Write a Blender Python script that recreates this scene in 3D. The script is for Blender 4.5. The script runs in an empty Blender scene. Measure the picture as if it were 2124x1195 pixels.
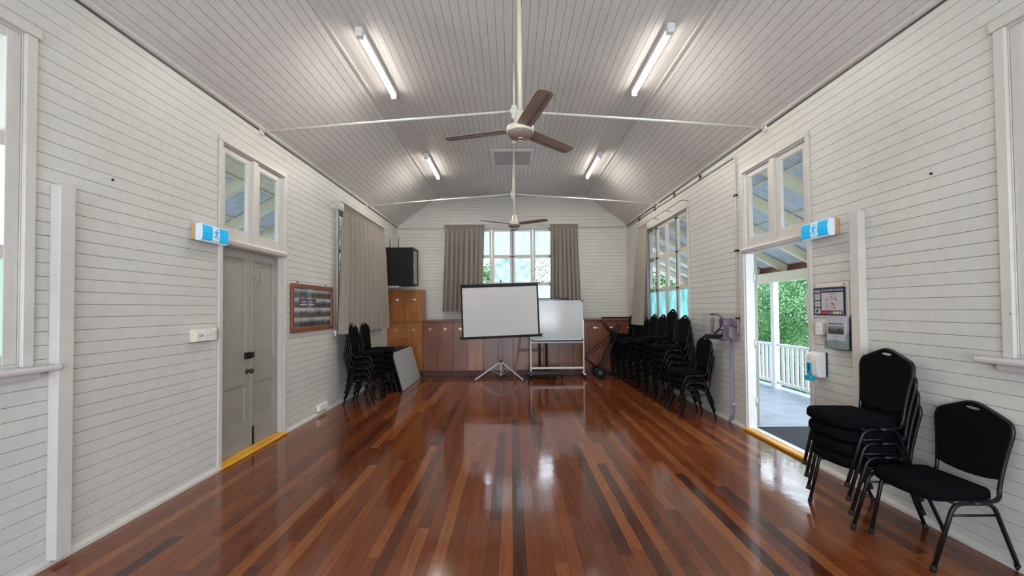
import bpy, bmesh, math, random
from mathutils import Vector, Matrix
random.seed(7)
PI = math.pi
C = bpy.context.scene.collection
XL, XR, YB, YF = -2.762, 2.861, 10.38, -2.6      # left, right, back (far) and rear (behind camera) walls
ZW, ZC = 3.53, 4.25                               # wall plate and flat ceiling
CL, CR = -1.755, 1.865                            # folds of the ceiling

# ------------------------------------------------------------------ materials
def nodes(name):
    m = bpy.data.materials.new(name); m.use_nodes = True
    nt = m.node_tree; nt.nodes.clear()
    out = nt.nodes.new('ShaderNodeOutputMaterial')
    return m, nt, out
def N(nt, t, **kw):
    n = nt.nodes.new(t)
    for k, v in kw.items():
        if k.startswith('i_'): n.inputs[k[2:].replace('_', ' ')].default_value = v
        else: setattr(n, k, v)
    return n
def ramp(nt, fac, stops):
    r = nt.nodes.new('ShaderNodeValToRGB')
    els = r.color_ramp.elements
    while len(els) < len(stops): els.new(0.5)
    for e, (p, c) in zip(els, stops):
        e.position = p; e.color = (*c, 1) if len(c) == 3 else c
    nt.links.new(fac, r.inputs['Fac'])
    return r
def mth(nt, op, a, b=None, c=None):
    n = nt.nodes.new('ShaderNodeMath'); n.operation = op
    for i, v in enumerate((a, b, c)):
        if v is None: continue
        if isinstance(v, (int, float)): n.inputs[i].default_value = v
        else: nt.links.new(v, n.inputs[i])
    return n.outputs[0]
def mat(name, col, rough=0.5, metal=0.0, var=0.06, scale=6.0, bump=0.0, bscale=60, spec=0.5, emit=None, es=1.0, coat=0.0):
    m, nt, out = nodes(name)
    p = N(nt, 'ShaderNodeBsdfPrincipled')
    p.inputs['Roughness'].default_value = rough; p.inputs['Metallic'].default_value = metal
    p.inputs['Specular IOR Level'].default_value = spec; p.inputs['Coat Weight'].default_value = coat
    tc = N(nt, 'ShaderNodeTexCoord')
    nz = N(nt, 'ShaderNodeTexNoise'); nz.inputs['Scale'].default_value = scale; nz.inputs['Detail'].default_value = 5
    nt.links.new(tc.outputs['Object'], nz.inputs['Vector'])
    lo = tuple(max(0, c*(1-var)) for c in col); hi = tuple(min(1, c*(1+var)) for c in col)
    r = ramp(nt, nz.outputs['Fac'], [(0.3, lo), (0.7, hi)])
    nt.links.new(r.outputs['Color'], p.inputs['Base Color'])
    if bump:
        n2 = N(nt, 'ShaderNodeTexNoise'); n2.inputs['Scale'].default_value = bscale; n2.inputs['Detail'].default_value = 3
        nt.links.new(tc.outputs['Object'], n2.inputs['Vector'])
        b = N(nt, 'ShaderNodeBump'); b.inputs['Strength'].default_value = bump; b.inputs['Distance'].default_value = 0.01
        nt.links.new(n2.outputs['Fac'], b.inputs['Height']); nt.links.new(b.outputs['Normal'], p.inputs['Normal'])
    if emit:
        p.inputs['Emission Color'].default_value = (*emit, 1); p.inputs['Emission Strength'].default_value = es
    nt.links.new(p.outputs[0], out.inputs[0])
    return m
def paint(name, col, rough=0.45):
    """old gloss paint on boards: big soft stains, fine streaks and small chips"""
    m, nt, out = nodes(name)
    p = N(nt, 'ShaderNodeBsdfPrincipled'); p.inputs['Roughness'].default_value = rough
    tc = N(nt, 'ShaderNodeTexCoord')
    n1 = N(nt, 'ShaderNodeTexNoise'); n1.inputs['Scale'].default_value = 1.1; n1.inputs['Detail'].default_value = 6
    n2 = N(nt, 'ShaderNodeTexNoise'); n2.inputs['Scale'].default_value = 16; n2.inputs['Detail'].default_value = 4
    n3 = N(nt, 'ShaderNodeTexNoise'); n3.inputs['Scale'].default_value = 34; n3.inputs['Detail'].default_value = 1
    for n in (n1, n2, n3): nt.links.new(tc.outputs['Object'], n.inputs['Vector'])
    r1 = ramp(nt, n1.outputs['Fac'], [(0.3, tuple(c*0.9 for c in col)), (0.65, col)])
    r2 = ramp(nt, n2.outputs['Fac'], [(0.3, (0.95, 0.95, 0.94)), (0.6, (1, 1, 1))])
    r3 = ramp(nt, n3.outputs['Fac'], [(0.185, (0.45, 0.40, 0.35)), (0.200, (1, 1, 1))])
    a = N(nt, 'ShaderNodeMix', data_type='RGBA', blend_type='MULTIPLY'); a.inputs[0].default_value = 1
    nt.links.new(r1.outputs[0], a.inputs[6]); nt.links.new(r2.outputs[0], a.inputs[7])
    b = N(nt, 'ShaderNodeMix', data_type='RGBA', blend_type='MULTIPLY'); b.inputs[0].default_value = 1
    nt.links.new(a.outputs[2], b.inputs[6]); nt.links.new(r3.outputs[0], b.inputs[7])
    nt.links.new(b.outputs[2], p.inputs['Base Color'])
    bp = N(nt, 'ShaderNodeBump'); bp.inputs['Strength'].default_value = 0.12; bp.inputs['Distance'].default_value = 0.01
    nt.links.new(n2.outputs['Fac'], bp.inputs['Height']); nt.links.new(bp.outputs[0], p.inputs['Normal'])
    nt.links.new(p.outputs[0], out.inputs[0])
    return m
def wood(name, dark, light, rough=0.35, axis='Z', scale=1.0, bump=0.05):
    m, nt, out = nodes(name)
    p = N(nt, 'ShaderNodeBsdfPrincipled'); p.inputs['Roughness'].default_value = rough
    tc = N(nt, 'ShaderNodeTexCoord'); mp = N(nt, 'ShaderNodeMapping')
    s = [40*scale]*3; s['XYZ'.index(axis)] = 2.0*scale
    mp.inputs['Scale'].default_value = s
    nt.links.new(tc.outputs['Object'], mp.inputs['Vector'])
    nz = N(nt, 'ShaderNodeTexNoise'); nz.inputs['Scale'].default_value = 1; nz.inputs['Detail'].default_value = 6; nz.inputs['Distortion'].default_value = 0.6
    nt.links.new(mp.outputs[0], nz.inputs['Vector'])
    n2 = N(nt, 'ShaderNodeTexNoise'); n2.inputs['Scale'].default_value = 2.3; nt.links.new(tc.outputs['Object'], n2.inputs['Vector'])
    f = mth(nt, 'ADD', mth(nt, 'MULTIPLY', nz.outputs['Fac'], 0.65), mth(nt, 'MULTIPLY', n2.outputs['Fac'], 0.35))
    r = ramp(nt, f, [(0.36, dark), (0.62, light)])
    nt.links.new(r.outputs[0], p.inputs['Base Color'])
    b = N(nt, 'ShaderNodeBump'); b.inputs['Strength'].default_value = bump; b.inputs['Distance'].default_value = 0.005
    nt.links.new(nz.outputs['Fac'], b.inputs['Height']); nt.links.new(b.outputs[0], p.inputs['Normal'])
    nt.links.new(p.outputs[0], out.inputs[0])
    return m
def floor_mat():
    m, nt, out = nodes('polished_hardwood')
    p = N(nt, 'ShaderNodeBsdfPrincipled')
    tc = N(nt, 'ShaderNodeTexCoord'); sp = N(nt, 'ShaderNodeSeparateXYZ'); nt.links.new(tc.outputs['Object'], sp.inputs[0])
    W = 0.081
    u = mth(nt, 'DIVIDE', sp.outputs['X'], W); bid = mth(nt, 'FLOOR', u); fu = mth(nt, 'FRACT', u)
    wn = N(nt, 'ShaderNodeTexWhiteNoise', noise_dimensions='1D'); nt.links.new(bid, wn.inputs['W'])
    v = mth(nt, 'ADD', mth(nt, 'DIVIDE', sp.outputs['Y'], 2.1), mth(nt, 'MULTIPLY', wn.outputs['Value'], 7.3))
    sid = mth(nt, 'FLOOR', v); fv = mth(nt, 'FRACT', v)
    cmb = N(nt, 'ShaderNodeCombineXYZ'); nt.links.new(bid, cmb.inputs[0]); nt.links.new(sid, cmb.inputs[1])
    w2 = N(nt, 'ShaderNodeTexWhiteNoise', noise_dimensions='2D'); nt.links.new(cmb.outputs[0], w2.inputs['Vector'])
    base = ramp(nt, w2.outputs['Value'], [(0.0, (0.056, 0.018, 0.0095)), (0.12, (0.105, 0.029, 0.012)), (0.45, (0.150, 0.040, 0.0140)),
                                        (0.80, (0.180, 0.050, 0.0165)), (0.93, (0.225, 0.071, 0.021)), (1.0, (0.245, 0.088, 0.028))])
    # long grain
    mp = N(nt, 'ShaderNodeCombineXYZ')
    nt.links.new(mth(nt, 'MULTIPLY', sp.outputs['X'], 75), mp.inputs[0])
    nt.links.new(mth(nt, 'MULTIPLY', sp.outputs['Y'], 3.2), mp.inputs[1])
    nt.links.new(mth(nt, 'MULTIPLY', w2.outputs['Value'], 91), mp.inputs[2])
    g = N(nt, 'ShaderNodeTexNoise'); g.inputs['Scale'].default_value = 1; g.inputs['Detail'].default_value = 7; g.inputs['Distortion'].default_value = 0.4
    nt.links.new(mp.outputs[0], g.inputs['Vector'])
    gr = ramp(nt, g.outputs['Fac'], [(0.3, (0.74, 0.70, 0.67)), (0.5, (1, 1, 1)), (0.72, (1.18, 1.14, 1.1))])
    # fiddleback figure on some boards
    mp2 = N(nt, 'ShaderNodeCombineXYZ')
    nt.links.new(mth(nt, 'MULTIPLY', sp.outputs['X'], 14), mp2.inputs[0])
    nt.links.new(mth(nt, 'MULTIPLY', sp.outputs['Y'], 60), mp2.inputs[1])
    nt.links.new(mth(nt, 'MULTIPLY', w2.outputs['Value'], 33), mp2.inputs[2])
    g2 = N(nt, 'ShaderNodeTexNoise'); g2.inputs['Scale'].default_value = 1; g2.inputs['Detail'].default_value = 2; g2.inputs['Distortion'].default_value = 0.5
    nt.links.new(mp2.outputs[0], g2.inputs['Vector'])
    fid = ramp(nt, g2.outputs['Fac'], [(0.35, (0.84, 0.81, 0.77)), (0.65, (1.14, 1.10, 1.05))])
    m1 = N(nt, 'ShaderNodeMix', data_type='RGBA', blend_type='MULTIPLY'); m1.inputs[0].default_value = 1
    nt.links.new(base.outputs[0], m1.inputs[6]); nt.links.new(gr.outputs[0], m1.inputs[7])
    m2 = N(nt, 'ShaderNodeMix', data_type='RGBA', blend_type='MULTIPLY')
    sel = mth(nt, 'MULTIPLY', mth(nt, 'GREATER_THAN', mth(nt, 'FRACT', mth(nt, 'MULTIPLY', w2.outputs['Value'], 13.7)), 0.72), 0.7)
    nt.links.new(sel, m2.inputs[0])
    nt.links.new(m1.outputs[2], m2.inputs[6]); nt.links.new(fid.outputs[0], m2.inputs[7])
    # seams between boards and at butt joints, rows of punched nails
    seam = mth(nt, 'LESS_THAN', fu, 0.022)
    butt = mth(nt, 'LESS_THAN', fv, 0.0016)
    gap = mth(nt, 'MAXIMUM', seam, butt)
    fn = mth(nt, 'ABSOLUTE', mth(nt, 'SUBTRACT', mth(nt, 'FRACT', mth(nt, 'DIVIDE', sp.outputs['Y'], 0.45)), 0.5))
    f4 = mth(nt, 'ABSOLUTE', mth(nt, 'SUBTRACT', mth(nt, 'ABSOLUTE', mth(nt, 'SUBTRACT', fu, 0.5)), 0.28))
    nail = mth(nt, 'MULTIPLY', mth(nt, 'LESS_THAN', fn, 0.005), mth(nt, 'LESS_THAN', f4, 0.028))
    dk = mth(nt, 'MAXIMUM', mth(nt, 'MULTIPLY', gap, 0.75), mth(nt, 'MULTIPLY', nail, 0.85))
    m3 = N(nt, 'ShaderNodeMix', data_type='RGBA', blend_type='MIX'); nt.links.new(dk, m3.inputs[0])
    nt.links.new(m2.outputs[2], m3.inputs[6]); m3.inputs[7].default_value = (0.012, 0.005, 0.003, 1)
    nt.links.new(m3.outputs[2], p.inputs['Base Color'])
    # varnish: glossy, lightly uneven
    n5 = N(nt, 'ShaderNodeTexNoise'); n5.inputs['Scale'].default_value = 1.6; n5.inputs['Detail'].default_value = 5
    nt.links.new(tc.outputs['Object'], n5.inputs['Vector'])
    rr = N(nt, 'ShaderNodeMapRange'); rr.inputs['From Min'].default_value = 0.35; rr.inputs['From Max'].default_value = 0.7
    rr.inputs['To Min'].default_value = 0.06; rr.inputs['To Max'].default_value = 0.16
    nt.links.new(n5.outputs['Fac'], rr.inputs['Value']); nt.links.new(rr.outputs[0], p.inputs['Roughness'])
    p.inputs['Specular IOR Level'].default_value = 0.5
    hgt = mth(nt, 'ADD', mth(nt, 'MULTIPLY', gap, -0.6), mth(nt, 'ADD', mth(nt, 'MULTIPLY', g.outputs['Fac'], 0.05), mth(nt, 'MULTIPLY', w2.outputs['Value'], 0.5)))
    b = N(nt, 'ShaderNodeBump'); b.inputs['Strength'].default_value = 0.12; b.inputs['Distance'].default_value = 0.002
    nt.links.new(hgt, b.inputs['Height'])
    n6 = N(nt, 'ShaderNodeTexNoise'); n6.inputs['Scale'].default_value = 9; nt.links.new(tc.outputs['Object'], n6.inputs['Vector'])
    b2 = N(nt, 'ShaderNodeBump'); b2.inputs['Strength'].default_value = 0.06; b2.inputs['Distance'].default_value = 0.01
    nt.links.new(n6.outputs['Fac'], b2.inputs['Height']); nt.links.new(b.outputs[0], b2.inputs['Normal'])
    nt.links.new(b2.outputs[0], p.inputs['Normal'])
    nt.links.new(p.outputs[0], out.inputs[0])
    return m
def glass_mat(name, tint=(1, 1, 1), gloss=0.12):
    m, nt, out = nodes(name)
    t = N(nt, 'ShaderNodeBsdfTransparent'); t.inputs[0].default_value = (*tint, 1)
    g = N(nt, 'ShaderNodeBsdfGlossy'); g.inputs['Roughness'].default_value = 0.02
    ge = N(nt, 'ShaderNodeNewGeometry'); dt = N(nt, 'ShaderNodeVectorMath', operation='DOT_PRODUCT')
    nt.links.new(ge.outputs['Normal'], dt.inputs[0]); nt.links.new(ge.outputs['Incoming'], dt.inputs[1])
    k = mth(nt, 'POWER', mth(nt, 'SUBTRACT', 1.0, mth(nt, 'ABSOLUTE', dt.outputs['Value'])), 5.0)
    mx = N(nt, 'ShaderNodeMixShader')
    nt.links.new(mth(nt, 'ADD', .03*gloss*8, mth(nt, 'MULTIPLY', k, gloss*3)), mx.inputs[0])
    nt.links.new(t.outputs[0], mx.inputs[1]); nt.links.new(g.outputs[0], mx.inputs[2]); nt.links.new(mx.outputs[0], out.inputs[0])
    return m
def frosted_mat(name, lo, hi, em=0.25, stretch=(3, 3, 1)):
    """obscure glass: scatters daylight, faint ripples, with a glow added for daylight"""
    m, nt, out = nodes(name)
    tc = N(nt, 'ShaderNodeTexCoord'); mp = N(nt, 'ShaderNodeMapping'); mp.inputs['Scale'].default_value = stretch
    nt.links.new(tc.outputs['Object'], mp.inputs[0])
    nz = N(nt, 'ShaderNodeTexNoise'); nz.inputs['Scale'].default_value = 3; nz.inputs['Detail'].default_value = 4
    nt.links.new(mp.outputs[0], nz.inputs['Vector'])
    r = ramp(nt, nz.outputs['Fac'], [(0.3, lo), (0.65, hi)])
    tr = N(nt, 'ShaderNodeBsdfTranslucent'); nt.links.new(r.outputs[0], tr.inputs[0])
    gl = N(nt, 'ShaderNodeBsdfGlossy'); gl.inputs['Roughness'].default_value = 0.25
    em_ = N(nt, 'ShaderNodeEmission'); nt.links.new(r.outputs[0], em_.inputs[0]); em_.inputs[1].default_value = em  # glow added to the pane itself, imitating daylight behind it
    mx = N(nt, 'ShaderNodeMixShader'); mx.inputs[0].default_value = 0.06
    nt.links.new(tr.outputs[0], mx.inputs[1]); nt.links.new(gl.outputs[0], mx.inputs[2])
    ad = N(nt, 'ShaderNodeAddShader'); nt.links.new(mx.outputs[0], ad.inputs[0]); nt.links.new(em_.outputs[0], ad.inputs[1])
    nt.links.new(ad.outputs[0], out.inputs[0])
    return m
def fabric_mat(name, col, rough=0.95, translucent=0.0):
    m, nt, out = nodes(name)
    p = N(nt, 'ShaderNodeBsdfPrincipled'); p.inputs['Roughness'].default_value = rough; p.inputs['Specular IOR Level'].default_value = 0.06
    tc = N(nt, 'ShaderNodeTexCoord'); nz = N(nt, 'ShaderNodeTexNoise'); nz.inputs['Scale'].default_value = 220; nz.inputs['Detail'].default_value = 2
    nt.links.new(tc.outputs['Object'], nz.inputs['Vector'])
    r = ramp(nt, nz.outputs['Fac'], [(0.3, tuple(c*0.95 for c in col)), (0.7, tuple(c*1.05 for c in col))])
    nt.links.new(r.outputs[0], p.inputs['Base Color'])
    b = N(nt, 'ShaderNodeBump'); b.inputs['Strength'].default_value = 0.12; b.inputs['Distance'].default_value = 0.002
    nt.links.new(nz.outputs['Fac'], b.inputs['Height']); nt.links.new(b.outputs[0], p.inputs['Normal'])
    nt.links.new(p.outputs[0], out.inputs[0])
    return m
def photo_mat(name, seed, top, mid, low):
    """a small snapshot: sky, dark middle band with speckle, ground"""
    m, nt, out = nodes(name)
    p = N(nt, 'ShaderNodeBsdfPrincipled'); p.inputs['Roughness'].default_value = 0.2
    tc = N(nt, 'ShaderNodeTexCoord'); sp = N(nt, 'ShaderNodeSeparateXYZ'); nt.links.new(tc.outputs['Generated'], sp.inputs[0])
    nz = N(nt, 'ShaderNodeTexNoise', noise_dimensions='4D'); nz.inputs['W'].default_value = seed; nz.inputs['Scale'].default_value = 13; nz.inputs['Detail'].default_value = 6
    nt.links.new(tc.outputs['Generated'], nz.inputs['Vector'])
    f = mth(nt, 'ADD', sp.outputs['Z'], mth(nt, 'MULTIPLY', mth(nt, 'SUBTRACT', nz.outputs['Fac'], 0.5), 1.6))
    r = ramp(nt, f, [(0.12, low), (0.3, mid), (0.62, tuple(c*1.8 for c in mid)), (0.78, top)])
    nt.links.new(r.outputs[0], p.inputs['Base Color']); nt.links.new(p.outputs[0], out.inputs[0])
    return m
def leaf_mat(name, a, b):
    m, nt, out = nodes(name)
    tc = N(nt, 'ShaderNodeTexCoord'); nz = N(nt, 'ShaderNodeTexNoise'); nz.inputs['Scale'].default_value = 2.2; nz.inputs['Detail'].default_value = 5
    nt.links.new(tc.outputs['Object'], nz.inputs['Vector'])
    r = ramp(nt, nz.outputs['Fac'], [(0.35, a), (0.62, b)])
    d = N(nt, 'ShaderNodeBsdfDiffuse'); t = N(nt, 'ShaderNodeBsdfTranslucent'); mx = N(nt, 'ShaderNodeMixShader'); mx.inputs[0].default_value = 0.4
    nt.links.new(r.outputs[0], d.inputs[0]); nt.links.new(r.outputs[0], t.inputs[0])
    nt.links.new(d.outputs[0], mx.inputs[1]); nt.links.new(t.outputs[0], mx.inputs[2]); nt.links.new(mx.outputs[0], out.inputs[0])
    return m

M = dict(
    wall=paint('wall_paint', (0.625, 0.61, 0.575)), ceil=paint('ceiling_paint', (0.66, 0.625, 0.615)),
    trim=paint('trim_paint', (0.62, 0.59, 0.55), 0.35), sill=paint('sill_paint', (0.60, 0.555, 0.545), 0.35),
    floor=floor_mat(), door=mat('door_paint_grey', (0.30, 0.285, 0.245), 0.3, var=0.08, scale=3, bump=0.08),
    jamb=paint('jamb_paint', (0.78, 0.78, 0.78), 0.35),
    yellow=wood('yellow_oiled_threshold', (0.55, 0.23, 0.015), (0.85, 0.45, 0.04), 0.35, 'Y'),
    cup=wood('honey_cupboard_ply', (0.20, 0.065, 0.010), (0.36, 0.130, 0.024), 0.28, 'Z'),
    cup2=wood('red_brown_cupboard_board', (0.11, 0.027, 0.009), (0.20, 0.060, 0.017), 0.28, 'Z', 0.8),
    cup3=wood('pale_cupboard_board', (0.25, 0.09, 0.025), (0.36, 0.14, 0.045), 0.3, 'Z', 0.8),
    top=wood('worktop_timber', (0.10, 0.03, 0.010), (0.19, 0.065, 0.02), 0.3, 'X'),
    kick=mat('plinth_brown', (0.075, 0.027, 0.016), 0.5),
    frame=wood('red_frame_timber', (0.14, 0.035, 0.012), (0.24, 0.062, 0.022), 0.3, 'Y', 1.5),
    easel=wood('easel_pine', (0.19, 0.07, 0.022), (0.32, 0.13, 0.045), 0.5, 'Z'),
    brass=mat('aged_brass', (0.72, 0.50, 0.22), 0.3, 1.0), chrome=mat('chrome', (0.75, 0.75, 0.75), 0.18, 1.0, 0.02),
    alu=mat('aluminium', (0.66, 0.66, 0.68), 0.32, 0.25, 0.03), dull=mat('aged_bronze', (0.05, 0.038, 0.028), 0.45, 0.7),
    black=mat('black_metal', (0.005, 0.005, 0.006), 0.36, 0.0, 0.1, spec=0.35), blackp=mat('black_plastic', (0.006, 0.006, 0.007), 0.55, 0, 0.1, spec=0.25),
    rubber=mat('rubber', (0.007, 0.007, 0.008), 0.7, spec=.3), fab=fabric_mat('black_upholstery', (0.0042, 0.0042, 0.005), 1.0),
    curt=fabric_mat('taupe_curtain', (0.275, 0.24, 0.208)), curt2=fabric_mat('taupe_curtain_heading', (0.24, 0.21, 0.18)),
    white=mat('white_plastic', (0.78, 0.77, 0.74), 0.35, 0, 0.03), cream=mat('cream_plastic', (0.70, 0.64, 0.50), 0.4, 0, 0.03),
    fanc=mat('cream_enamel', (0.66, 0.61, 0.47), 0.3, 0, 0.04), fanb=mat('taupe_fan_blade', (0.215, 0.150, 0.128), 0.45, 0, 0.1),
    fanb2=mat('taupe_fan_blade_rib', (0.12, 0.082, 0.07), 0.45, 0, 0.1),
    rod=paint('rod_paint', (0.76, 0.74, 0.68), 0.35),
    screen=mat('projection_fabric', (0.60, 0.59, 0.605), 0.8, 0, 0.03, 1.0), wboard=mat('whiteboard_enamel', (0.56, 0.585, 0.59), 0.12, 0, 0.02),
    table=mat('grey_laminate', (0.33, 0.35, 0.355), 0.4, 0, 0.10, 90), edge=mat('black_edge', (0.018, 0.018, 0.018), 0.5),
    ply=wood('raw_ply_back', (0.42, 0.27, 0.13), (0.58, 0.39, 0.2), 0.6, 'Y'),
    tube=mat('lit_tube', (1, 1, 1), 0.4, emit=(1.0, 0.95, 0.84), es=18.0),
    cyan=mat('exit_blue', (0.0, 0.26, 0.50), 0.35, var=0.02, emit=(0.0, 0.42, 0.80), es=0.42),
    exitw=mat('exit_white', (0.62, 0.72, 0.80), 0.3, var=0.02, emit=(0.75, 0.9, 1.0), es=0.12),
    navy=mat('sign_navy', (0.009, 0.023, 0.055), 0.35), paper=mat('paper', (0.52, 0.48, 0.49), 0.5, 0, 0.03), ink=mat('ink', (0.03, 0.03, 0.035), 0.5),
    red=mat('sign_red', (0.5, 0.04, 0.05), 0.5), redlt=mat('sign_pale_red', (0.6, 0.12, 0.13), 0.5), yel=mat('sign_yellow', (0.6, 0.5, 0.12), 0.5), grey=mat('sign_grey', (0.18, 0.2, 0.22), 0.5),
    glass=glass_mat('clear_glass', (0.98, 0.992, 0.99)), acry=glass_mat('clear_acrylic', (0.84, 0.90, 0.87), 0.12),
    acry2=glass_mat('clear_box_acrylic', (0.95, 0.94, 0.955), 0.03),
    fr_blue=frosted_mat('frosted_glass_blue', (0.32, 0.375, 0.40), (0.42, 0.47, 0.49), 0.7, (14, 3, 0.6)),
    fr_cyan=frosted_mat('frosted_glass_aqua', (0.20, 0.46, 0.46), (0.42, 0.68, 0.70), 0.4, (2, 2, 1)),
    fr_green=frosted_mat('frosted_glass_green', (0.22, 0.52, 0.38), (0.42, 0.74, 0.58), 0.5, (2, 2, 1)),
    fr_mid=frosted_mat('frosted_glass_garden', (0.24, 0.33, 0.32), (0.42, 0.47, 0.475), 0.7, (2.2, 2, 2.2)),
    aqua=mat('aqua_plastic', (0.01, 0.33, 0.50), 0.3), purple=mat('purple_plastic', (0.075, 0.014, 0.055), 0.3),
    conduit=mat('grey_conduit', (0.30, 0.30, 0.37), 0.4), lino=mat('door_mat', (0.035, 0.04, 0.05), 0.95, bump=0.4, bscale=200),
    iron=mat('corrugated_iron', (0.55, 0.60, 0.68), 0.5, 0.0, 0.12, 9), raft=paint('rafter_cream', (0.72, 0.67, 0.50), 0.5),
    raftw=paint('veranda_white', (0.80, 0.82, 0.86), 0.5), fascia=mat('red_brown_fascia', (0.19, 0.05, 0.035), 0.5),
    deck=mat('deck_grey_paint', (0.33, 0.38, 0.46), 0.4, 0, 0.15, 4, bump=0.1), bounce_lawn=mat('lawn', (0.56, 0.56, 0.50), 0.9, 0, 0.3, 3),  # lawn colour made pale and neutral to bounce daylight upwards
    leaf=leaf_mat('hedge_leaf', (0.03, 0.11, 0.04), (0.21, 0.40, 0.18)), leaf2=leaf_mat('dark_leaf', (0.022, 0.075, 0.035), (0.13, 0.26, 0.13)),  # second leaf material is a darker green
    bark=mat('bark', (0.12, 0.09, 0.06), 0.9), purpaper=mat('purple_card', (0.06, 0.015, 0.09), 0.3),
)

# ------------------------------------------------------------------ mesh helpers
class B:
    """collects shapes into one mesh"""
    def __init__(s): s.bm = bmesh.new()
    def box(s, x0, x1, y0, y1, z0, z1, bev=0.0, seg=2):
        t = bmesh.new(); bmesh.ops.create_cube(t, size=1)
        for v in t.verts: v.co = Vector(((x0+x1)/2+v.co.x*(x1-x0), (y0+y1)/2+v.co.y*(y1-y0), (z0+z1)/2+v.co.z*(z1-z0)))
        if bev > 0: bmesh.ops.bevel(t, geom=t.edges[:], offset=bev, segments=seg, affect='EDGES', profile=0.5)
        s.merge(t); return s
    def merge(s, t, mtx=None):
        if mtx is not None: bmesh.ops.transform(t, matrix=mtx, verts=t.verts)
        me = bpy.data.meshes.new('tmp'); t.to_mesh(me); t.free(); s.bm.from_mesh(me); bpy.data.meshes.remove(me)
    def bar(s, p, q, w, h, up=(0, 0, 1), bev=0.0):
        p, q = Vector(p), Vector(q); d = (q-p); L = d.length; d.normalize(); up = Vector(up)
        r = d.cross(up); r.normalize(); u = r.cross(d)
        t = bmesh.new(); bmesh.ops.create_cube(t, size=1)
        for v in t.verts: v.co = (p+q)/2 + d*v.co.x*L + r*v.co.y*w + u*v.co.z*h
        if bev > 0: bmesh.ops.bevel(t, geom=t.edges[:], offset=bev, segments=2, affect='EDGES')
        s.merge(t); return s
    def tube(s, pts, r, seg=10, cap=True):
        pts = [Vector(p) for p in pts]; rr = r if isinstance(r, (list, tuple)) else [r]*len(pts)
        tans = []
        for i in range(len(pts)):
            a = pts[max(i-1, 0)]; b = pts[min(i+1, len(pts)-1)]; tans.append((b-a).normalized())
        ref = Vector((0, 0, 1)) if abs(tans[0].z) < 0.9 else Vector((1, 0, 0))
        n = tans[0].cross(ref).normalized(); rings = []
        for i, p in enumerate(pts):
            n = (n - tans[i]*n.dot(tans[i])).normalized(); b = tans[i].cross(n)
            rings.append([s.bm.verts.new(p + (n*math.cos(2*PI*k/seg)+b*math.sin(2*PI*k/seg))*rr[i]) for k in range(seg)])
        for a, b in zip(rings, rings[1:]):
            for k in range(seg):
                f = s.bm.faces.new((a[k], a[(k+1) % seg], b[(k+1) % seg], b[k])); f.smooth = True
        if cap:
            s.bm.faces.new(rings[0][::-1]); s.bm.faces.new(rings[-1])
        return s
    def lathe(s, prof, c=(0, 0, 0), ax='Z', seg=24):
        c = Vector(c); rings = []
        for r, h in prof:
            ring = []
            for k in range(seg):
                a = 2*PI*k/seg; x, y = r*math.cos(a), r*math.sin(a)
                v = {'Z': (x, y, h), 'X': (h, x, y), 'Y': (x, h, y)}[ax]
                ring.append(s.bm.verts.new(c+Vector(v)))
            rings.append(ring)
        for a, b in zip(rings, rings[1:]):
            for k in range(seg):
                f = s.bm.faces.new((a[k], a[(k+1) % seg], b[(k+1) % seg], b[k])); f.smooth = True
        s.bm.faces.new(rings[0][::-1]); s.bm.faces.new(rings[-1])
        return s
    def poly(s, pts, d):
        """extrude a planar polygon by vector d (use ccw or cw)"""
        d = Vector(d); a = [s.bm.verts.new(Vector(p)) for p in pts]; b = [s.bm.verts.new(Vector(p)+d) for p in pts]
        s.bm.faces.new(a[::-1]); s.bm.faces.new(b)
        for i in range(len(a)):
            j = (i+1) % len(a); s.bm.faces.new((a[i], a[j], b[j], b[i]))
        return s
    def quad(s, *pts):
        s.bm.faces.new([s.bm.verts.new(Vector(p)) for p in pts]); return s
def wloc(o):
    v = Vector((0, 0, 0))
    while o is not None: v = v + o.location; o = o.parent
    return v
def obj(name, b, m, parent=None, base=None, recalc=True, smooth=False):
    """one mesh object; coordinates are given in world space, origin at base (or at the parent's)"""
    bm = b.bm if isinstance(b, B) else b
    if recalc: bmesh.ops.recalc_face_normals(bm, faces=bm.faces)
    if smooth:
        for f in bm.faces: f.smooth = True
    me = bpy.data.meshes.new(name); bm.to_mesh(me); bm.free()
    if isinstance(m, (list, tuple)):
        for k in m: me.materials.append(k)
    else: me.materials.append(m)
    o = bpy.data.objects.new(name, me); C.objects.link(o)
    if parent is not None:
        o.parent = parent; me.transform(Matrix.Translation(-wloc(parent)))
    elif base is not None:
        o.location = base; me.transform(Matrix.Translation(-Vector(base)))
    return o
def tag(o, label, cat, group=None, kind=None):
    if label: o['label'] = label
    if cat: o['category'] = cat
    if group: o['group'] = group
    if kind: o['kind'] = kind
    return o
def thing(name, label, cat, loc=(0, 0, 0), rotz=0.0, group=None):
    o = bpy.data.objects.new(name, None); C.objects.link(o); o.empty_display_size = 0.1
    o.location = loc; o.rotation_euler = (0, 0, rotz); return tag(o, label, cat, group)
def struct(name, b, m, parent=None, label=None, cat=None, **kw):
    o = obj(name, b, m, parent, **kw)
    if parent is None: o['kind'] = 'structure'; tag(o, label, cat)
    return o
def dup(root, loc, rotz, label=None, group=None):
    r = root.copy(); C.objects.link(r); r.location = loc; r.rotation_euler = (0, 0, rotz)
    if label: r['label'] = label
    if group: r['group'] = group
    for ch in list(root.children):
        c = ch.copy(); C.objects.link(c); c.parent = r
        for g in ch.children:
            d = g.copy(); C.objects.link(d); d.parent = c
    return r
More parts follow.
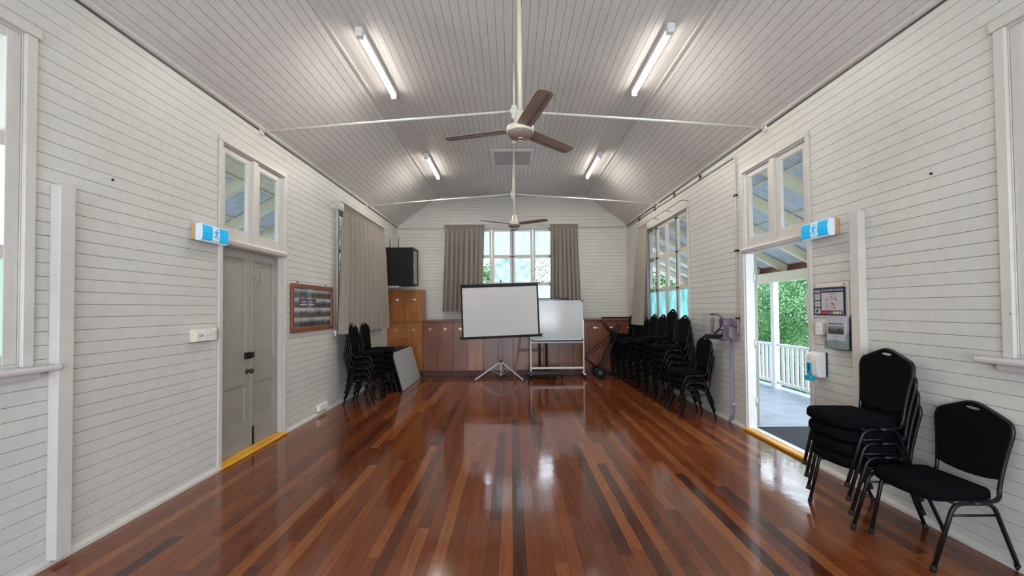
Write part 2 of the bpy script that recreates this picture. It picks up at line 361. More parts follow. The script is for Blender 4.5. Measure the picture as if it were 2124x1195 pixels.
def fillet(pts, r, n=6):
    pts = [Vector(p) for p in pts]; out = [pts[0]]
    for i in range(1, len(pts)-1):
        a, p, c = pts[i-1], pts[i], pts[i+1]
        d1 = (a-p); d2 = (c-p); rr = min(r, d1.length*0.48, d2.length*0.48)
        s, e = p+d1.normalized()*rr, p+d2.normalized()*rr
        for k in range(n+1):
            t = k/n; out.append(s*(1-t)**2 + p*2*t*(1-t) + e*t*t)
    out.append(pts[-1]); return out
def catmull(pts, n=6):
    pts = [Vector(p) for p in pts]; out = []
    for i in range(len(pts)-1):
        p0 = pts[max(i-1, 0)]; p1 = pts[i]; p2 = pts[i+1]; p3 = pts[min(i+2, len(pts)-1)]
        for k in range(n):
            t = k/n
            out.append(0.5*((2*p1)+(p2-p0)*t+(2*p0-5*p1+4*p2-p3)*t*t+(3*p1-p0-3*p2+p3)*t**3))
    out.append(pts[-1]); return out
def text(name, s, size, mtx, m, parent, align='CENTER', bold=0.0):
    cu = bpy.data.curves.new(name, 'FONT'); cu.body = s; cu.size = size; cu.align_x = align; cu.align_y = 'CENTER'; cu.extrude = 0.0004; cu.offset = bold
    t = bpy.data.objects.new(name, cu); C.objects.link(t)
    dg = bpy.context.evaluated_depsgraph_get(); me = bpy.data.meshes.new_from_object(t.evaluated_get(dg)); me.name = name
    bpy.data.objects.remove(t); me.transform(mtx); me.transform(Matrix.Translation(-wloc(parent)))
    me.materials.clear(); me.materials.append(m)
    o = bpy.data.objects.new(name, me); C.objects.link(o); o.parent = parent; return o
def on_left(y, z, d=0.0):   # text facing +X on the left wall; reads towards +Y
    return Matrix.Translation((XL+d, y, z)) @ Matrix(((0, 0, 1, 0), (1, 0, 0, 0), (0, 1, 0, 0), (0, 0, 0, 1)))
def on_right(y, z, d=0.0):  # text facing -X on the right wall; reads towards -Y
    return Matrix.Translation((XR-d, y, z)) @ Matrix(((0, 0, -1, 0), (-1, 0, 0, 0), (0, 1, 0, 0), (0, 0, 0, 1)))

# ------------------------------------------------------------------ room shell
PITCH = 0.0815; GW, GD = 0.0021, 0.009
TH = 0.09
def wall(name, P, u0, u1, z0, z1, openings, label, gable=None):
    """boarded wall: P(u,z,d) maps to the world, d = depth into the wall; V-grooves are real"""
    b = B(); bm = b.bm
    zs = [z0]; k = math.floor(z0/PITCH)+1; edges = set()
    while k*PITCH < z1: zs.append(k*PITCH); edges.add(round(k*PITCH, 5)); k += 1
    zs.append(z1)
    for o in openings: zs += [o[2], o[3]]
    if gable: zs.append(ZW)
    zs = sorted(set(round(z, 5) for z in zs if z0 <= z <= z1))
    def lim(z):
        if gable and z > ZW:
            t = (z-ZW)/(ZC-ZW); return (u0+(CL-XL)*t, u1+(CR-XR)*t)
        return (u0, u1)
    for za, zb in zip(zs, zs[1:]):
        if zb-za < 1e-4: continue
        zm = (za+zb)/2
        cuts = sorted([(o[0], o[1]) for o in openings if o[2] < zm < o[3]])
        la, ra = lim(za); lb, rb = lim(zb)
        segs = []; cur = None
        start = (la, lb)
        for c in cuts: segs.append((start, (c[0], c[0]))); start = (c[1], c[1])
        segs.append((start, (ra, rb)))
        ga = za in edges; gb = zb in edges
        for (a0, a1), (c0, c1) in segs:
            if c0-a0 < 1e-4: continue
            z_lo = za+(GW if ga else 0); z_hi = zb-(GW if gb else 0)
            b.quad(P(a0, z_lo, 0), P(c0, z_lo, 0), P(c1, z_hi, 0), P(a1, z_hi, 0))
            if ga: b.quad(P(a0, za, GD), P(c0, za, GD), P(c0, z_lo, 0), P(a0, z_lo, 0))
            if gb: b.quad(P(a1, z_hi, 0), P(c1, z_hi, 0), P(c1, zb, GD), P(a1, zb, GD))
            b.quad(P(a0, za, TH), P(c0, za, TH), P(c1, zb, TH), P(a1, zb, TH))
    for (a, c, e, f) in openings:
        b.quad(P(a, e, 0), P(a, e, TH), P(a, f, TH), P(a, f, 0)); b.quad(P(c, e, 0), P(c, e, TH), P(c, f, TH), P(c, f, 0))
        b.quad(P(a, f, 0), P(a, f, TH), P(c, f, TH), P(c, f, 0)); b.quad(P(a, e, 0), P(a, e, TH), P(c, e, TH), P(c, e, 0))
    return struct(name, b, M['wall'], label=label, cat='wall', recalc=False)
PL = lambda u, z, d: (XL-d, u, z)
PR = lambda u, z, d: (XR+d, u, z)
PB = lambda u, z, d: (u, YB+d, z)
PF = lambda u, z, d: (u, YF-d, z)
WZ0, WZ1 = 1.19, 3.10
DY0, DY1, DZ = 4.045, 5.16, 3.13
sideL = [(0.38, 2.40, WZ0, WZ1), (DY0, DY1, 0.0, DZ), (6.78, 8.80, WZ0, WZ1)]
sideR = [(0.38, 2.40, WZ0, WZ1), (DY0, DY1, 0.0, DZ), (6.78, 8.80, WZ0, WZ1)]
backO = [(-0.98, 1.08, 1.40, 3.47)]
wall('wall_left', PL, YF, YB, 0, ZW, sideL, 'white horizontally boarded wall on the left side of the hall')
wall('wall_right', PR, YF, YB, 0, ZW, sideR, 'white horizontally boarded wall on the right side of the hall')
wall('wall_back', PB, XL, XR, 0, ZC, backO, 'white boarded end wall behind the brown cupboards', gable=True)
wall('wall_front', PF, XL, XR, 0, ZC, [(-2.2, -0.3, 0.9, 3.1), (0.3, 2.2, 0.9, 3.1)], 'white boarded wall behind the viewer', gable=True)

# floor
b = B(); b.quad((XL-TH, YF, 0), (XR+TH, YF, 0), (XR+TH, YB, 0), (XL-TH, YB, 0))
b.quad((XL-TH, YF, -0.08), (XR+TH, YF, -0.08), (XR+TH, YB, -0.08), (XL-TH, YB, -0.08))
struct('floor', b, M['floor'], label='polished red-brown hardwood strip floor', cat='floor', recalc=False)
# ceiling: boards run the length of the room over the two slopes and the flat
b = B()
def strip(p, q):
    p, q = Vector(p), Vector(q); d = q-p; L = d.length; d.normalize(); n = Vector((-d.z, 0, d.x))  # into the roof
    k = 0
    while k*PITCH < L-1e-6:
        a, c = k*PITCH, min((k+1)*PITCH, L)
        pts = [p+d*a+n*GD, p+d*(a+GW), p+d*(c-GW), p+d*c+n*GD]
        for s0, s1 in zip(pts, pts[1:]):
            b.quad((s0.x, YF, s0.z), (s1.x, YF, s1.z), (s1.x, YB, s1.z), (s0.x, YB, s0.z))
        k += 1
strip((XL, 0, ZW), (CL, 0, ZC)); strip((CL, 0, ZC), (CR, 0, ZC)); strip((CR, 0, ZC), (XR, 0, ZW))
for (x0, z0), (x1, z1) in (((XL-.1, ZW+.1), (CL, ZC+.12)), ((CL, ZC+.12), (CR, ZC+.12)), ((CR, ZC+.12), (XR+.1, ZW+.1))):
    b.quad((x0, YF, z0), (x1, YF, z1), (x1, YB, z1), (x0, YB, z0))
struct('ceiling', b, M['ceil'], label='pale grey boarded ceiling, flat in the middle and sloping at both sides', cat='ceiling', recalc=False)

# trims
def trim(n, b, label, m='trim', cat='trim'): return struct('trim_%d' % n, b, M[m], label=label, cat=cat)
def quarter(sx, x, y0, y1, z, r, flip=-1):
    return [(x, y0, z), (x+sx*r, y0, z), (x+sx*r*0.75, y0, z+flip*r*0.6), (x+sx*r*0.3, y0, z+flip*r*0.95), (x, y0, z+flip*r*1.05)]
b = B(); b.poly(quarter(1, XL, YF, YB, ZW+.004, 0.034), (0, YB-YF, 0)); trim(1, b, 'long painted cornice bead where left wall meets the sloping ceiling')
b = B(); b.poly(quarter(-1, XR, YF, YB, ZW+.004, 0.034), (0, YB-YF, 0)); trim(2, b, 'long painted cornice bead where right wall meets the sloping ceiling')
b = B(); b.box(XL+.0005, XL+.008, YF, YB-.02, ZW-.046, ZW-.034); trim(19, b, 'dark strip imitating the shadow line just under the cornice bead on left wall', 'ink')  # near-black strips, left and right, stand in for shade under the beads
b = B(); b.box(XR-.008, XR-.0005, YF, YB-.02, ZW-.046, ZW-.034); trim(20, b, 'dark strip imitating the shadow line just under the cornice bead on right wall', 'ink')
for i, (x, s) in enumerate(((CL, 1), (CR, -1))):
    b = B(); b.box(x-0.022, x+0.022, YF, YB-.01, ZC-0.024, ZC+0.004, 0.006)
    trim(3+i, b, 'thin strip along the %s fold of the ceiling' % ('left', 'right')[i])
b = B(); b.bar((XL+.01, YB-.012, ZW+.0), (CL, YB-.012, ZC-.008), 0.022, 0.03, (0, 0, 1)); b.bar((CL, YB-.012, ZC-.012), (CR, YB-.012, ZC-.012), 0.022, 0.03)
b.bar((CR, YB-.012, ZC-.008), (XR-.01, YB-.012, ZW), 0.022, 0.03); trim(5, b, 'painted bead around the top edge of the end wall')
for i, (x, s) in enumerate(((XL, 1), (XR, -1))):
    b = B(); b.bar((x+s*.011, YB-.011, 1.24), (x+s*.011, YB-.011, ZW-.02), 0.022, 0.022, (0, 1, 0))
    trim(6+i, b, 'upright corner bead at the far %s corner' % ('left', 'right')[i])
def post(n, x, s, y0, y1, z1, label):
    b = B(); b.box(min(x, x+s*.062), max(x, x+s*.062), y0, y1, 0.03, z1, 0.004); trim(n, b, label)
post(8, XL, 1, 2.545, 2.635, 2.27, 'white timber post on left wall beside the cropped window')
post(9, XR, -1, 3.395, 3.485, 2.27, 'white timber post on right wall between the leaflet holder and the bare boards')
for sname, x, s in (('left', XL, 1), ('right', XR, -1)):
    for (a, c) in ((YF, DY0-.03), (DY1+.03, 9.48)):
        b = B(); b.poly([(x, a, 0), (x+s*.03, a, 0), (x+s*.028, a, .02), (x+s*.012, a, .038), (x, a, .042)], (0, c-a, 0))
        o = struct('baseboard_'+sname, b, M['trim'], label='narrow white skirting bead along the %s wall, %s the doorway' % (sname, 'in front of' if a < 0 else 'beyond'), cat='baseboard')

# ------------------------------------------------------------------ windows
def window(n, P, u0, u1, z0, z1, cols, panes, label, sill=True, latch=(), casing=0.05, st=.055, jm=.02, D0=.014):
    """casement window of several leaves; panes[row][col] names the glass; P maps (u,z,d)"""
    c = P((u0+u1)/2, z0, 0)
    root = thing('window_%d' % n, label, 'window', c); root['kind'] = 'structure'
    def bx(b, a0, a1, e0, e1, d0, d1, bev=0.0):
        p, q = P(a0, e0, d0), P(a1, e1, d1)
        b.box(min(p[0], q[0]), max(p[0], q[0]), min(p[1], q[1]), max(p[1], q[1]), e0, e1, bev)
    b = B(); k = casing
    bx(b, u0-k, u0+.006, z0, z1-.007, -.022, .0, .003); bx(b, u1-.006, u1+k, z0, z1-.007, -.022, .0, .003); bx(b, u0-k-.015, u1+k+.015, z1-.006, z1+k, -.03, .0, .003)
    bx(b, u0+.0005, u0+jm, z0+.0005, z1-.0005, .001, TH); bx(b, u1-jm, u1-.0005, z0+.0005, z1-.0005, .001, TH); bx(b, u0+jm+.0001, u1-jm-.0001, z1-.02, z1, .001, TH); bx(b, u0+jm+.0001, u1-jm-.0001, z0, z0+.02, .001, TH)
    obj('window_frame', b, M['trim'], root)
    if sill:
        b = B(); bx(b, u0-k-.10, u1+k+.10, z0-.035, z0, -.09, .02, .012); bx(b, u0-k-.03, u1+k+.03, z0-.075, z0-.036, -.035, 0, .008)
        obj('window_sill', b, M['sill'], root)
    w = (u1-u0-2*jm)/cols; rows = len(panes); zi0, zi1 = z0+.02, z1-.02; rh = (zi1-zi0)/rows
    for i in range(cols):
        a = u0+jm+i*w+.002; e = a+w-.004
        b = B(); D1 = D0+.04
        bx(b, a, a+st, zi0, zi1, D0, D1, .004); bx(b, e-st, e, zi0, zi1, D0, D1, .004)
        for r in range(rows+1):
            zc = zi0+r*rh; h = .038
            lo = zi0 if r == 0 else zc-h; hi = zi1 if r == rows else zc+h
            if r == 0: hi = zi0+.055
            if r == rows: lo = zi1-.055
            bx(b, a+st-.003, e-st+.003, lo, hi, D0+.002, D1-.002, .003)
        s = obj('casement', b, M['trim'], root)
        for r in range(rows):
            b = B(); lo = zi0+r*rh+(.05 if r == 0 else .034); hi = zi0+(r+1)*rh-(.05 if r == rows-1 else .034)
            bx(b, a+st-.004, e-st+.004, lo, hi, D0+.018, D0+.022)
            obj('pane', b, M[panes[rows-1-r][i]], s)
    for u in latch:
        b = B()
        for z in (z0+.10, z0+rh+.02, z0+2*rh+.02, z1-.06):
            p = P(u, z, .008); 
            q0, q1 = P(u-.07, z, .010), P(u+.07, z, .010); b.tube([q0, q1], .007, 6)
            bx(b, u-.02, u+.02, z-.012, z+.012, -.004, .020)
        b.tube([P(u, z0+.08, .0), P(u, z1-.04, .0)], .005, 6)
        obj('espagnolette_bolt', b, M['black'], root)
    return root
cc = ['glass']*4; fc = ['fr_cyan']*4
window(1, PL, 0.38, 2.40, WZ0, WZ1, 4, [cc, cc, ['fr_green']*4], 'cropped white casement window with green obscure lower panes at left edge', st=.07, jm=.009, D0=.006)
window(2, PR, 0.38, 2.40, WZ0, WZ1, 4, [cc, cc, fc], 'cropped white casement window with a moulded sill at right edge', st=.07, jm=.009, D0=.006)
window(3, PL, 6.78, 8.80, WZ0, WZ1, 4, [cc, cc, fc], 'white casement window mostly hidden behind the taupe curtain on left wall', sill=False)
window(4, PR, 6.78, 8.80, WZ0, WZ1, 4, [cc, cc, fc], 'white casement window with black bolts above the chair stacks on right wall', sill=False, latch=(7.29, 8.29), casing=.03)
window(5, PB, -0.98, 1.08, 1.40, 3.47, 4, [['fr_blue']*4, ['glass', 'fr_mid', 'fr_mid', 'glass'], ['fr_blue']*4], 'frosted casement window in end wall between two taupe curtains', sill=False, latch=(0.05, 1.02), casing=.04)
for i, (a, c) in enumerate(((-2.2, -0.3), (0.3, 2.2))):
    window(6+i, PF, a, c, 0.9, 3.1, 4, [cc, cc, cc], 'white casement window in the wall behind the viewer')

# ------------------------------------------------------------------ doors
def doorway(n, P, label, left):
    root = thing('door_%d' % n, label, 'door', P((DY0+DY1)/2, 0, 0)); root['kind'] = 'structure'
    def bx(b, a0, a1, e0, e1, d0, d1, bev=0.0):
        p, q = P(a0, e0, d0), P(a1, e1, d1)
        b.box(min(p[0], q[0]), max(p[0], q[0]), min(p[1], q[1]), max(p[1], q[1]), e0, e1, bev)
    b = B()
    bx(b, DY0-.045, DY0+.004, 0, DZ-.004, -.02, 0, .003); bx(b, DY1-.004, DY1+.045, 0, DZ-.004, -.02, 0, .003); bx(b, DY0-.048, DY1+.048, DZ-.0035, DZ+.045, -.023, 0, .003)
    obj('architrave', b, M['trim'], root)
    b = B()
    bx(b, DY0+.0005, DY0+.018, 0.001, DZ-.0005, .001, TH+.01); bx(b, DY1-.018, DY1-.0005, 0.001, DZ-.0005, .001, TH+.01); bx(b, DY0+.0181, DY1-.0181, DZ-.018, DZ-.0005, .0015, TH+.01)
    obj('door_jamb', b, M['jamb' if not left else 'trim'], root)
    b = B()   # moulded transom rail
    bx(b, DY0+.0, DY1-.0, 2.135, 2.225, 0.0, TH-.01, .003)
    pr = [(0, 2.215), (-.03, 2.205), (-.045, 2.18), (-.035, 2.15), (-.02, 2.14), (0, 2.135)]
    b.poly([P(DY0-.02, z, d) for d, z in pr], Vector(P(DY1+.02, 0, 0))-Vector(P(DY0-.02, 0, 0)))
    obj('transom_rail', b, M['sill'], root)
    b = B(); bx(b, 4.552, 4.632, 2.215, DZ-.018, -.008, .08, .003); obj('mullion', b, M['trim'], root)
    for (a, e) in ((DY0+.018, 4.552), (4.632, DY1-.018)):
        b = B(); st = .07; lo, hi = 2.225, DZ-.02; d0, d1 = .018, .055
        bx(b, a, a+st, lo, hi, d0, d1, .004); bx(b, e-st, e, lo, hi, d0, d1, .004)
        bx(b, a+st-.003, e-st+.003, lo, lo+.1, d0+.002, d1, .004); bx(b, a+st-.003, e-st+.003, hi-.06, hi, d0+.002, d1, .004)
        s = obj('fanlight_sash', b, M['trim'], root)
        b = B(); bx(b, a+st-.004, e-st+.004, lo+.09, hi-.055, .036, .040); obj('pane', b, M['glass'], s)
    return root, bx
rootL, bx = doorway(1, PL, 'tall grey double door under two fanlights in left wall', True)
def leaf(root, bx, a, e, tag_, depth=.058, near=True):
    b = B(); d0, d1 = depth, depth+.04; z0, z1 = .045, 2.135; st = .085; pd = d0+.014
    bx(b, a, a+st, z0, z1, d0, d1, .003); bx(b, e-st, e, z0, z1, d0, d1, .003)
    for lo, hi in ((z0, .32), (.72, .965), (2.045, z1)): bx(b, a+st-.002, e-st+.002, lo, hi, d0, d1, .002)
    bx(b, a+st-.002, e-st+.002, z0+.02, z1-.02, pd, pd+.012)
    for lo, hi in ((.32, .72), (.965, 2.045)):   # panel mouldings
        for (p, q, r, s) in ((a+st, a+st+.014, lo, hi), (e-st-.014, e-st, lo, hi), (a+st, e-st, lo, lo+.014), (a+st, e-st, hi-.014, hi)):
            bx(b, p, q, r, s, d0+.004, pd+.002, .003)
    return obj('door_leaf', b, M['door'], root)
l1 = leaf(rootL, bx, DY0+.02, 4.600, '')
l2 = leaf(rootL, bx, 4.604, DY1-.02, '')
b = B(); bx(b, 4.606, 4.622, .05, 2.13, .046, .060, .003); obj('astragal', b, M['door'], l2)
b = B(); b.lathe([(.026, 0), (.026, .006), (.011, .008), (.011, .035), (.024, .042), (.028, .056), (.020, .068), (.004, .071)], (XL-.058, 4.545, .855), 'X'); obj('door_knob', b, M['dull'], l1)
b = B(); bx(b, 4.50, 4.585, .985, 1.055, .036, .060, .004); bx(b, 4.592, 4.64, .99, 1.05, .032, .060, .004); b.tube([(XL-.03, 4.53, 1.02), (XL-.03, 4.61, 1.02)], .009, 8); obj('rim_lock', b, M['black'], l1)
b = B(); bx(b, 4.63, 4.655, 1.88, 2.15, .050, .060, .002); b.tube(fillet([(XL-.045, 4.642, 1.96), (XL-.01, 4.642, 1.98), (XL-.0, 4.69, 1.98), (XL-.02, 4.70, 1.79)], .03), .007, 8); bx(b, 4.625, 4.66, 1.86, 1.92, .04, .06, .003); obj('top_bolt', b, M['door'], l2)
b = B(); bx(b, 4.63, 4.66, .05, .24, .050, .060, .002); b.tube([(XL-.045, 4.645, .05), (XL-.045, 4.645, .25)], .008, 8); obj('foot_bolt', b, M['dull'], l2)
b = B(); bx(b, DY0-.0, DY1+.0, .0, .04, .002, TH+.02, .004); bx(b, DY0-.03, DY1+.03, .001, .03, -.045, .001, .008)
obj('threshold', b, M['yellow'], rootL)
rootR, bxr = doorway(2, PR, 'open doorway under two fanlights leading to the veranda in right wall', False)
b = B(); bxr(b, DY0-.0, DY1+.0, .0, .035, .035, TH+.02, .004); obj('threshold', b, M['jamb'], rootR)
b = B(); bxr(b, DY0-.03, DY1+.03, .001, .032, -.045, .034, .008); obj('threshold_nosing', b, M['yellow'], rootR)
b = B(); bxr(b, 5.150, 5.71, .05, 2.13, TH+.012, TH+.052, .003); 
for lo, hi in ((.32, .72), (.965, 2.045)): bxr(b, 5.26, 5.65, lo, hi, TH+.046, TH+.060, .005)
lr = obj('door_leaf', b, M['door'], rootR)
for z in (.35, 1.05, 1.85):
    b = B(); bxr(b, 5.136, 5.150, z-.035, z+.035, TH+.0, TH+.02, .002); b.tube([(XR+TH+.008, 5.138, z-.055), (XR+TH+.008, 5.138, z+.055)], .008, 8); obj('hinge', b, M['alu'], lr)
# outside cover boards over the openings' edges belong to the walls; nothing else here

# ------------------------------------------------------------------ verandas and garden
def veranda(s, x, side):
    X = lambda d: x+s*d
    b = B()   # deck boards run outwards
    y = -4.0
    while y < 13.0:
        a0, a1 = sorted((X(.10), X(2.25))); b.box(a0, a1, y, y+.088, -.06, -.025); y += .092
    struct('trim_%d' % (10 if s > 0 else 11), b, M['deck'], label='grey painted plank deck of the %s veranda' % side, cat='deck', recalc=False)
    # corrugated iron roof
    b = B(); n = int(17/.019); rows = []
    for i in range(n+1):
        yy = -4+17*i/n; dz = .012*math.sin(2*PI*yy/.076)
        rows.append((b.bm.verts.new((X(.095), yy, 3.38+dz)), b.bm.verts.new((X(2.45), yy, 2.12+dz+.03))))
    for p, q in zip(rows, rows[1:]):
        f = b.bm.faces.new((p[0], p[1], q[1], q[0])); f.smooth = True
    struct('trim_%d' % (12 if s > 0 else 13), b, M['iron'], label='blue-grey corrugated iron roof over the %s veranda' % side, cat='veranda roof')
    y = -3.4; i = 0
    while y < 12.8:
        b = B(); b.bar((X(.095), y, 3.31), (X(2.2), y, 2.18), .075, .13, (0, 0, 1), .004)
        o = struct('rafter', b, M['raft'], label='cream rafter under the %s veranda roof' % side, cat='rafter', base=None); o['kind'] = 'structure'; o['group'] = 'cream rafters under the %s veranda roof' % side
        y += .86
    b = B(); b.box(min(X(2.02), X(2.14)), max(X(2.02), X(2.14)), -4, 13, 1.945, 2.125, .004)
    for d, z in ((.5, 3.16), (1.15, 2.815)): b.box(min(X(d), X(d+.07)), max(X(d), X(d+.07)), -4, 13, z-.01, z+.05)
    o = struct('trim_%d' % (14 if s > 0 else 15), b, M['raft'], label='cream plate beam and battens of the %s veranda' % side, cat='beam')
    b = B(); b.box(min(X(2.22), X(2.27)), max(X(2.22), X(2.27)), -4, 13, 2.02, 2.26)
    struct('trim_%d' % (16 if s > 0 else 17), b, M['fascia'], label='red-brown fascia at the edge of the %s veranda roof' % side, cat='fascia')
veranda(1, XR, 'right'); veranda(-1, XL, 'left')
b = B(); d = .095
while d < .40:
    za, zb = 3.215-.525*(d-.13), 3.215-.525*(d+.079-.13); b.quad((XL-d, -4, za), (XL-d-.079, -4, zb), (XL-d-.079, 13, zb), (XL-d, 13, za)); b.quad((XL-d-.079, -4, zb), (XL-d-.082, -4, zb+.008), (XL-d-.082, 13, zb+.008), (XL-d-.079, 13, zb)); d += .082
b.box(XL-d-.02, XL-d, -4, 13, 3.215-.525*(d-.13)-.02, 3.3-.525*(d-.13))
struct('trim_18', b, M['raft'], label='cream soffit boards under the left veranda roof next to the wall', cat='soffit', recalc=False)
for i, y in enumerate((4.9, 7.95, 11.0)):
    b = B(); b.box(4.90, 5.0, y-.05, y+.05, -.03, 1.95, .006); b.box(4.89, 5.01, y-.06, y+.06, -.03, .12, .004)
    tag(obj('veranda_post', b, M['raftw'], base=(4.95, y, -.025)), ['white veranda post nearest the viewer, beyond the right wall', 'white veranda post framed by the open doorway', 'white veranda post furthest along the right veranda'][i], 'post', 'white posts of the right veranda')
for i, (a, c) in enumerate(((1.9, 4.84), (5.02, 7.88), (8.02, 10.93))):
    lab = ['white balustrade panel hidden behind the right wall', 'white slatted balustrade seen to the right of the veranda post in the doorway', 'white slatted balustrade seen to the left of the veranda post in the doorway'][i]
    t = thing('balustrade', lab, 'railing', (4.95, (a+c)/2, -.025), group='white balustrades of the right veranda')
    b = B(); b.box(4.915, 4.985, a, c, .755, .805, .008); obj('top_rail', b, M['raftw'], t)
    b = B(); b.box(4.925, 4.975, a, c, .06, .11, .004); obj('bottom_rail', b, M['raftw'], t)
    y = a+.06
    while y < c-.06:
        b = B(); b.box(4.94, 4.96, y, y+.065, .1, .76); obj('baluster', b, M['raftw'], t); y += .125
b = B(); b.box(3.02, 4.15, 4.15, 5.35, -.024, -.014, .003)
tag(obj('door_mat', b, M['lino'], base=(3.5, 4.7, -.024)), 'dark mat on the veranda deck just outside the open doorway', 'mat')
b = B(); b.quad((-40, -20, -.9), (40, -20, -.9), (40, 60, -.9), (-40, 60, -.9)); struct('ground', b, M['bounce_lawn'], label='lawn around the hall, coloured pale grey to bounce light', cat='lawn')
def foliage(blobs, n, size, seed):
    rnd = random.Random(seed); vs, fs = [], []
    vols = [r[3]*r[4]*r[5] for r in blobs]
    for (cx, cy, cz, rx, ry, rz), v in zip(blobs, vols):
        for _ in range(int(n*v/sum(vols))):
            d = Vector((rnd.gauss(0, 1), rnd.gauss(0, 1), rnd.gauss(0, 1))).normalized(); k = rnd.uniform(.60, 1.05)
            p = Vector((cx+d.x*rx*k, cy+d.y*ry*k, cz+d.z*rz*k))
            nn = (d+Vector((rnd.uniform(-.8, .8), rnd.uniform(-.8, .8), rnd.uniform(-.2, 1)))).normalized()
            t = nn.cross(Vector((rnd.uniform(-1, 1), rnd.uniform(-1, 1), rnd.uniform(-1, 1)))).normalized(); u = nn.cross(t)
            s = size*rnd.uniform(.6, 1.3); i = len(vs)
            vs += [p-t*s, p-u*s*.45, p+t*s, p+u*s*.45]; fs.append((i, i+1, i+2, i+3))
    return vs, fs
def shrub(name, label, base, blobs, n, size, m, seed, group=None):
    t = thing(name, label, 'tree', base, group=group)
    vs, fs = foliage(blobs, n, size, seed)
    me = bpy.data.meshes.new('foliage'); me.from_pydata([tuple(v) for v in vs], [], fs); me.materials.append(m)
    o = bpy.data.objects.new('foliage', me); C.objects.link(o); o.parent = t
    b = B(); b.tube([base, (base[0]+.1, base[1], base[2]+1.2), (base[0], base[1]+.1, base[2]+2.6)], [.12, .09, .05], 8)
    obj('trunk', b, M['bark'], t)
    return t
g = 'dense green trees beyond the right veranda'
labs = ['dense bright green tree beyond veranda post, right half of doorway view', 'bushy green tree left of veranda post in doorway view', 'green tree beyond far end of the right veranda', 'low fern-like green bush just outside the balustrade']
shrub('leafy_tree', labs[0], (8.0, 11.2, -.9), [(0, 0, 2.2, 1.7, 2.3, 1.9), (.3, -1.6, 3.2, 1.5, 1.6, 1.5), (-.5, .6, .9, 1.3, 1.8, 1.2)], 64000, .036, M['leaf'], 3, g)
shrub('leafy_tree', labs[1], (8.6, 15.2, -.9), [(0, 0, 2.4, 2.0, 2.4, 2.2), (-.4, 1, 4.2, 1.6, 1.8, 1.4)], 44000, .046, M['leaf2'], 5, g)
shrub('leafy_tree', labs[2], (5.6, 18.5, -.9), [(0, 0, 2.6, 2.6, 2, 2.4)], 14000, .085, M['leaf'], 8, g)
shrub('leafy_tree', labs[3], (6.6, 9.3, -.9), [(0, 0, .8, .9, 1.5, .85)], 16000, .032, M['leaf'], 9, g)
shrub('leafy_tree', 'green tree outside the end wall, seen as a blur through the frosted window', (-1.2, 14.5, -.9), [(0, 0, 2.6, 1.4, 1.2, 1.6)], 5000, .10, M['leaf'], 12)
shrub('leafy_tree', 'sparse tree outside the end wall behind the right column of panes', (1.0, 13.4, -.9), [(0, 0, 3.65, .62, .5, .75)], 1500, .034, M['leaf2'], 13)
shrub('leafy_tree', 'green tree outside the left veranda', (-7.2, 7.0, -.9), [(0, 0, 2.3, 1.6, 4.0, 2.4)], 8000, .12, M['leaf'], 14)

# ------------------------------------------------------------------ tie rods, conduits
def tie(y, label):
    t = thing('tie_rod', label, 'tie rod', (.055, y, 3.70), group='steel tie rods across the hall')
    b = B(); b.tube([(XL+.01, y, 3.495), (.03, y, 3.70)], .013, 8); obj('rod', b, M['rod'], t)
    b = B(); b.tube([(XR-.01, y, 3.495), (.08, y, 3.70)], .013, 8); obj('rod', b, M['rod'], t)
    b = B(); b.tube([(.055, y, 3.72), (.055, y, ZC)], .011, 8); obj('hanger', b, M['rod'], t)
    b = B(); b.lathe([(.012, -.09), (.028, -.085), (.028, -.045), (.018, -.04), (.045, -.02), (.045, .02), (.02, .03), (.03, .035), (.03, .06), (.012, .07)], (.055, y, 3.70), 'Z', 12); obj('turnbuckle', b, M['rod'], t)
    b = B()
    for x, s in ((XL, 1), (XR, -1)): b.box(min(x, x+s*.012), max(x, x+s*.012), y-.04, y+.04, 3.455, 3.525, .003)
    obj('anchor_plate', b, M['rod'], t)
tie(4.69, 'cream steel tie rod across the hall behind the nearer fan'); tie(8.13, 'cream steel tie rod across the hall behind the further fan')
t = thing('conduit', 'white pipe conduit running along top of right wall and down beside the doorway', 'conduit', (XR, 5.32, 1.17))
b = B(); b.tube(fillet([(XR-.012, 10.3, 3.455), (XR-.012, 5.32, 3.40), (XR-.012, 5.32, 1.17)], .05), .011, 8); obj('pipe', b, M['trim'], t)
for y in (9.3, 8.3, 7.3, 6.3): 
    b = B(); b.box(XR-.028, XR, y-.012, y+.012, 3.40, 3.47, .002); obj('saddle', b, M['dull'], t)
for z in (2.9, 2.2, 1.35):
    b = B(); b.box(XR-.026, XR, 5.285, 5.355, z-.012, z+.012, .002); obj('saddle', b, M['dull'], t)
b = B(); b.tube([(XL+.05, YB-.012, 3.47), (XR-.05, YB-.012, 3.47)], .011, 8)
for x in (-2.3, -1.9, 2.1, 2.5): b.box(x-.02, x+.02, YB-.026, YB, 3.455, 3.487)
tag(obj('conduit', b, M['trim'], base=(0, YB, 3.47)), 'white pipe conduit running across the end wall above the curtains', 'conduit')
t = thing('conduit', 'grey plastic conduit dropping from the clear microphone box to skirting', 'conduit', (XR-.01, 5.50, 0.0))
b = B(); b.tube(fillet([(XR-.014, 5.50, 1.07), (XR-.014, 5.49, .14), (XR-.04, 5.53, .0)], .06), .013, 8); b.tube(fillet([(XR-.014, 5.465, 1.07), (XR-.014, 5.46, .14), (XR-.035, 5.50, .045)], .06), .008, 8); obj('pipe', b, M['conduit'], t)
b = B(); b.box(XR-.034, XR, 5.43, 5.535, .235, .26, .004); obj('saddle', b, M['alu'], t)

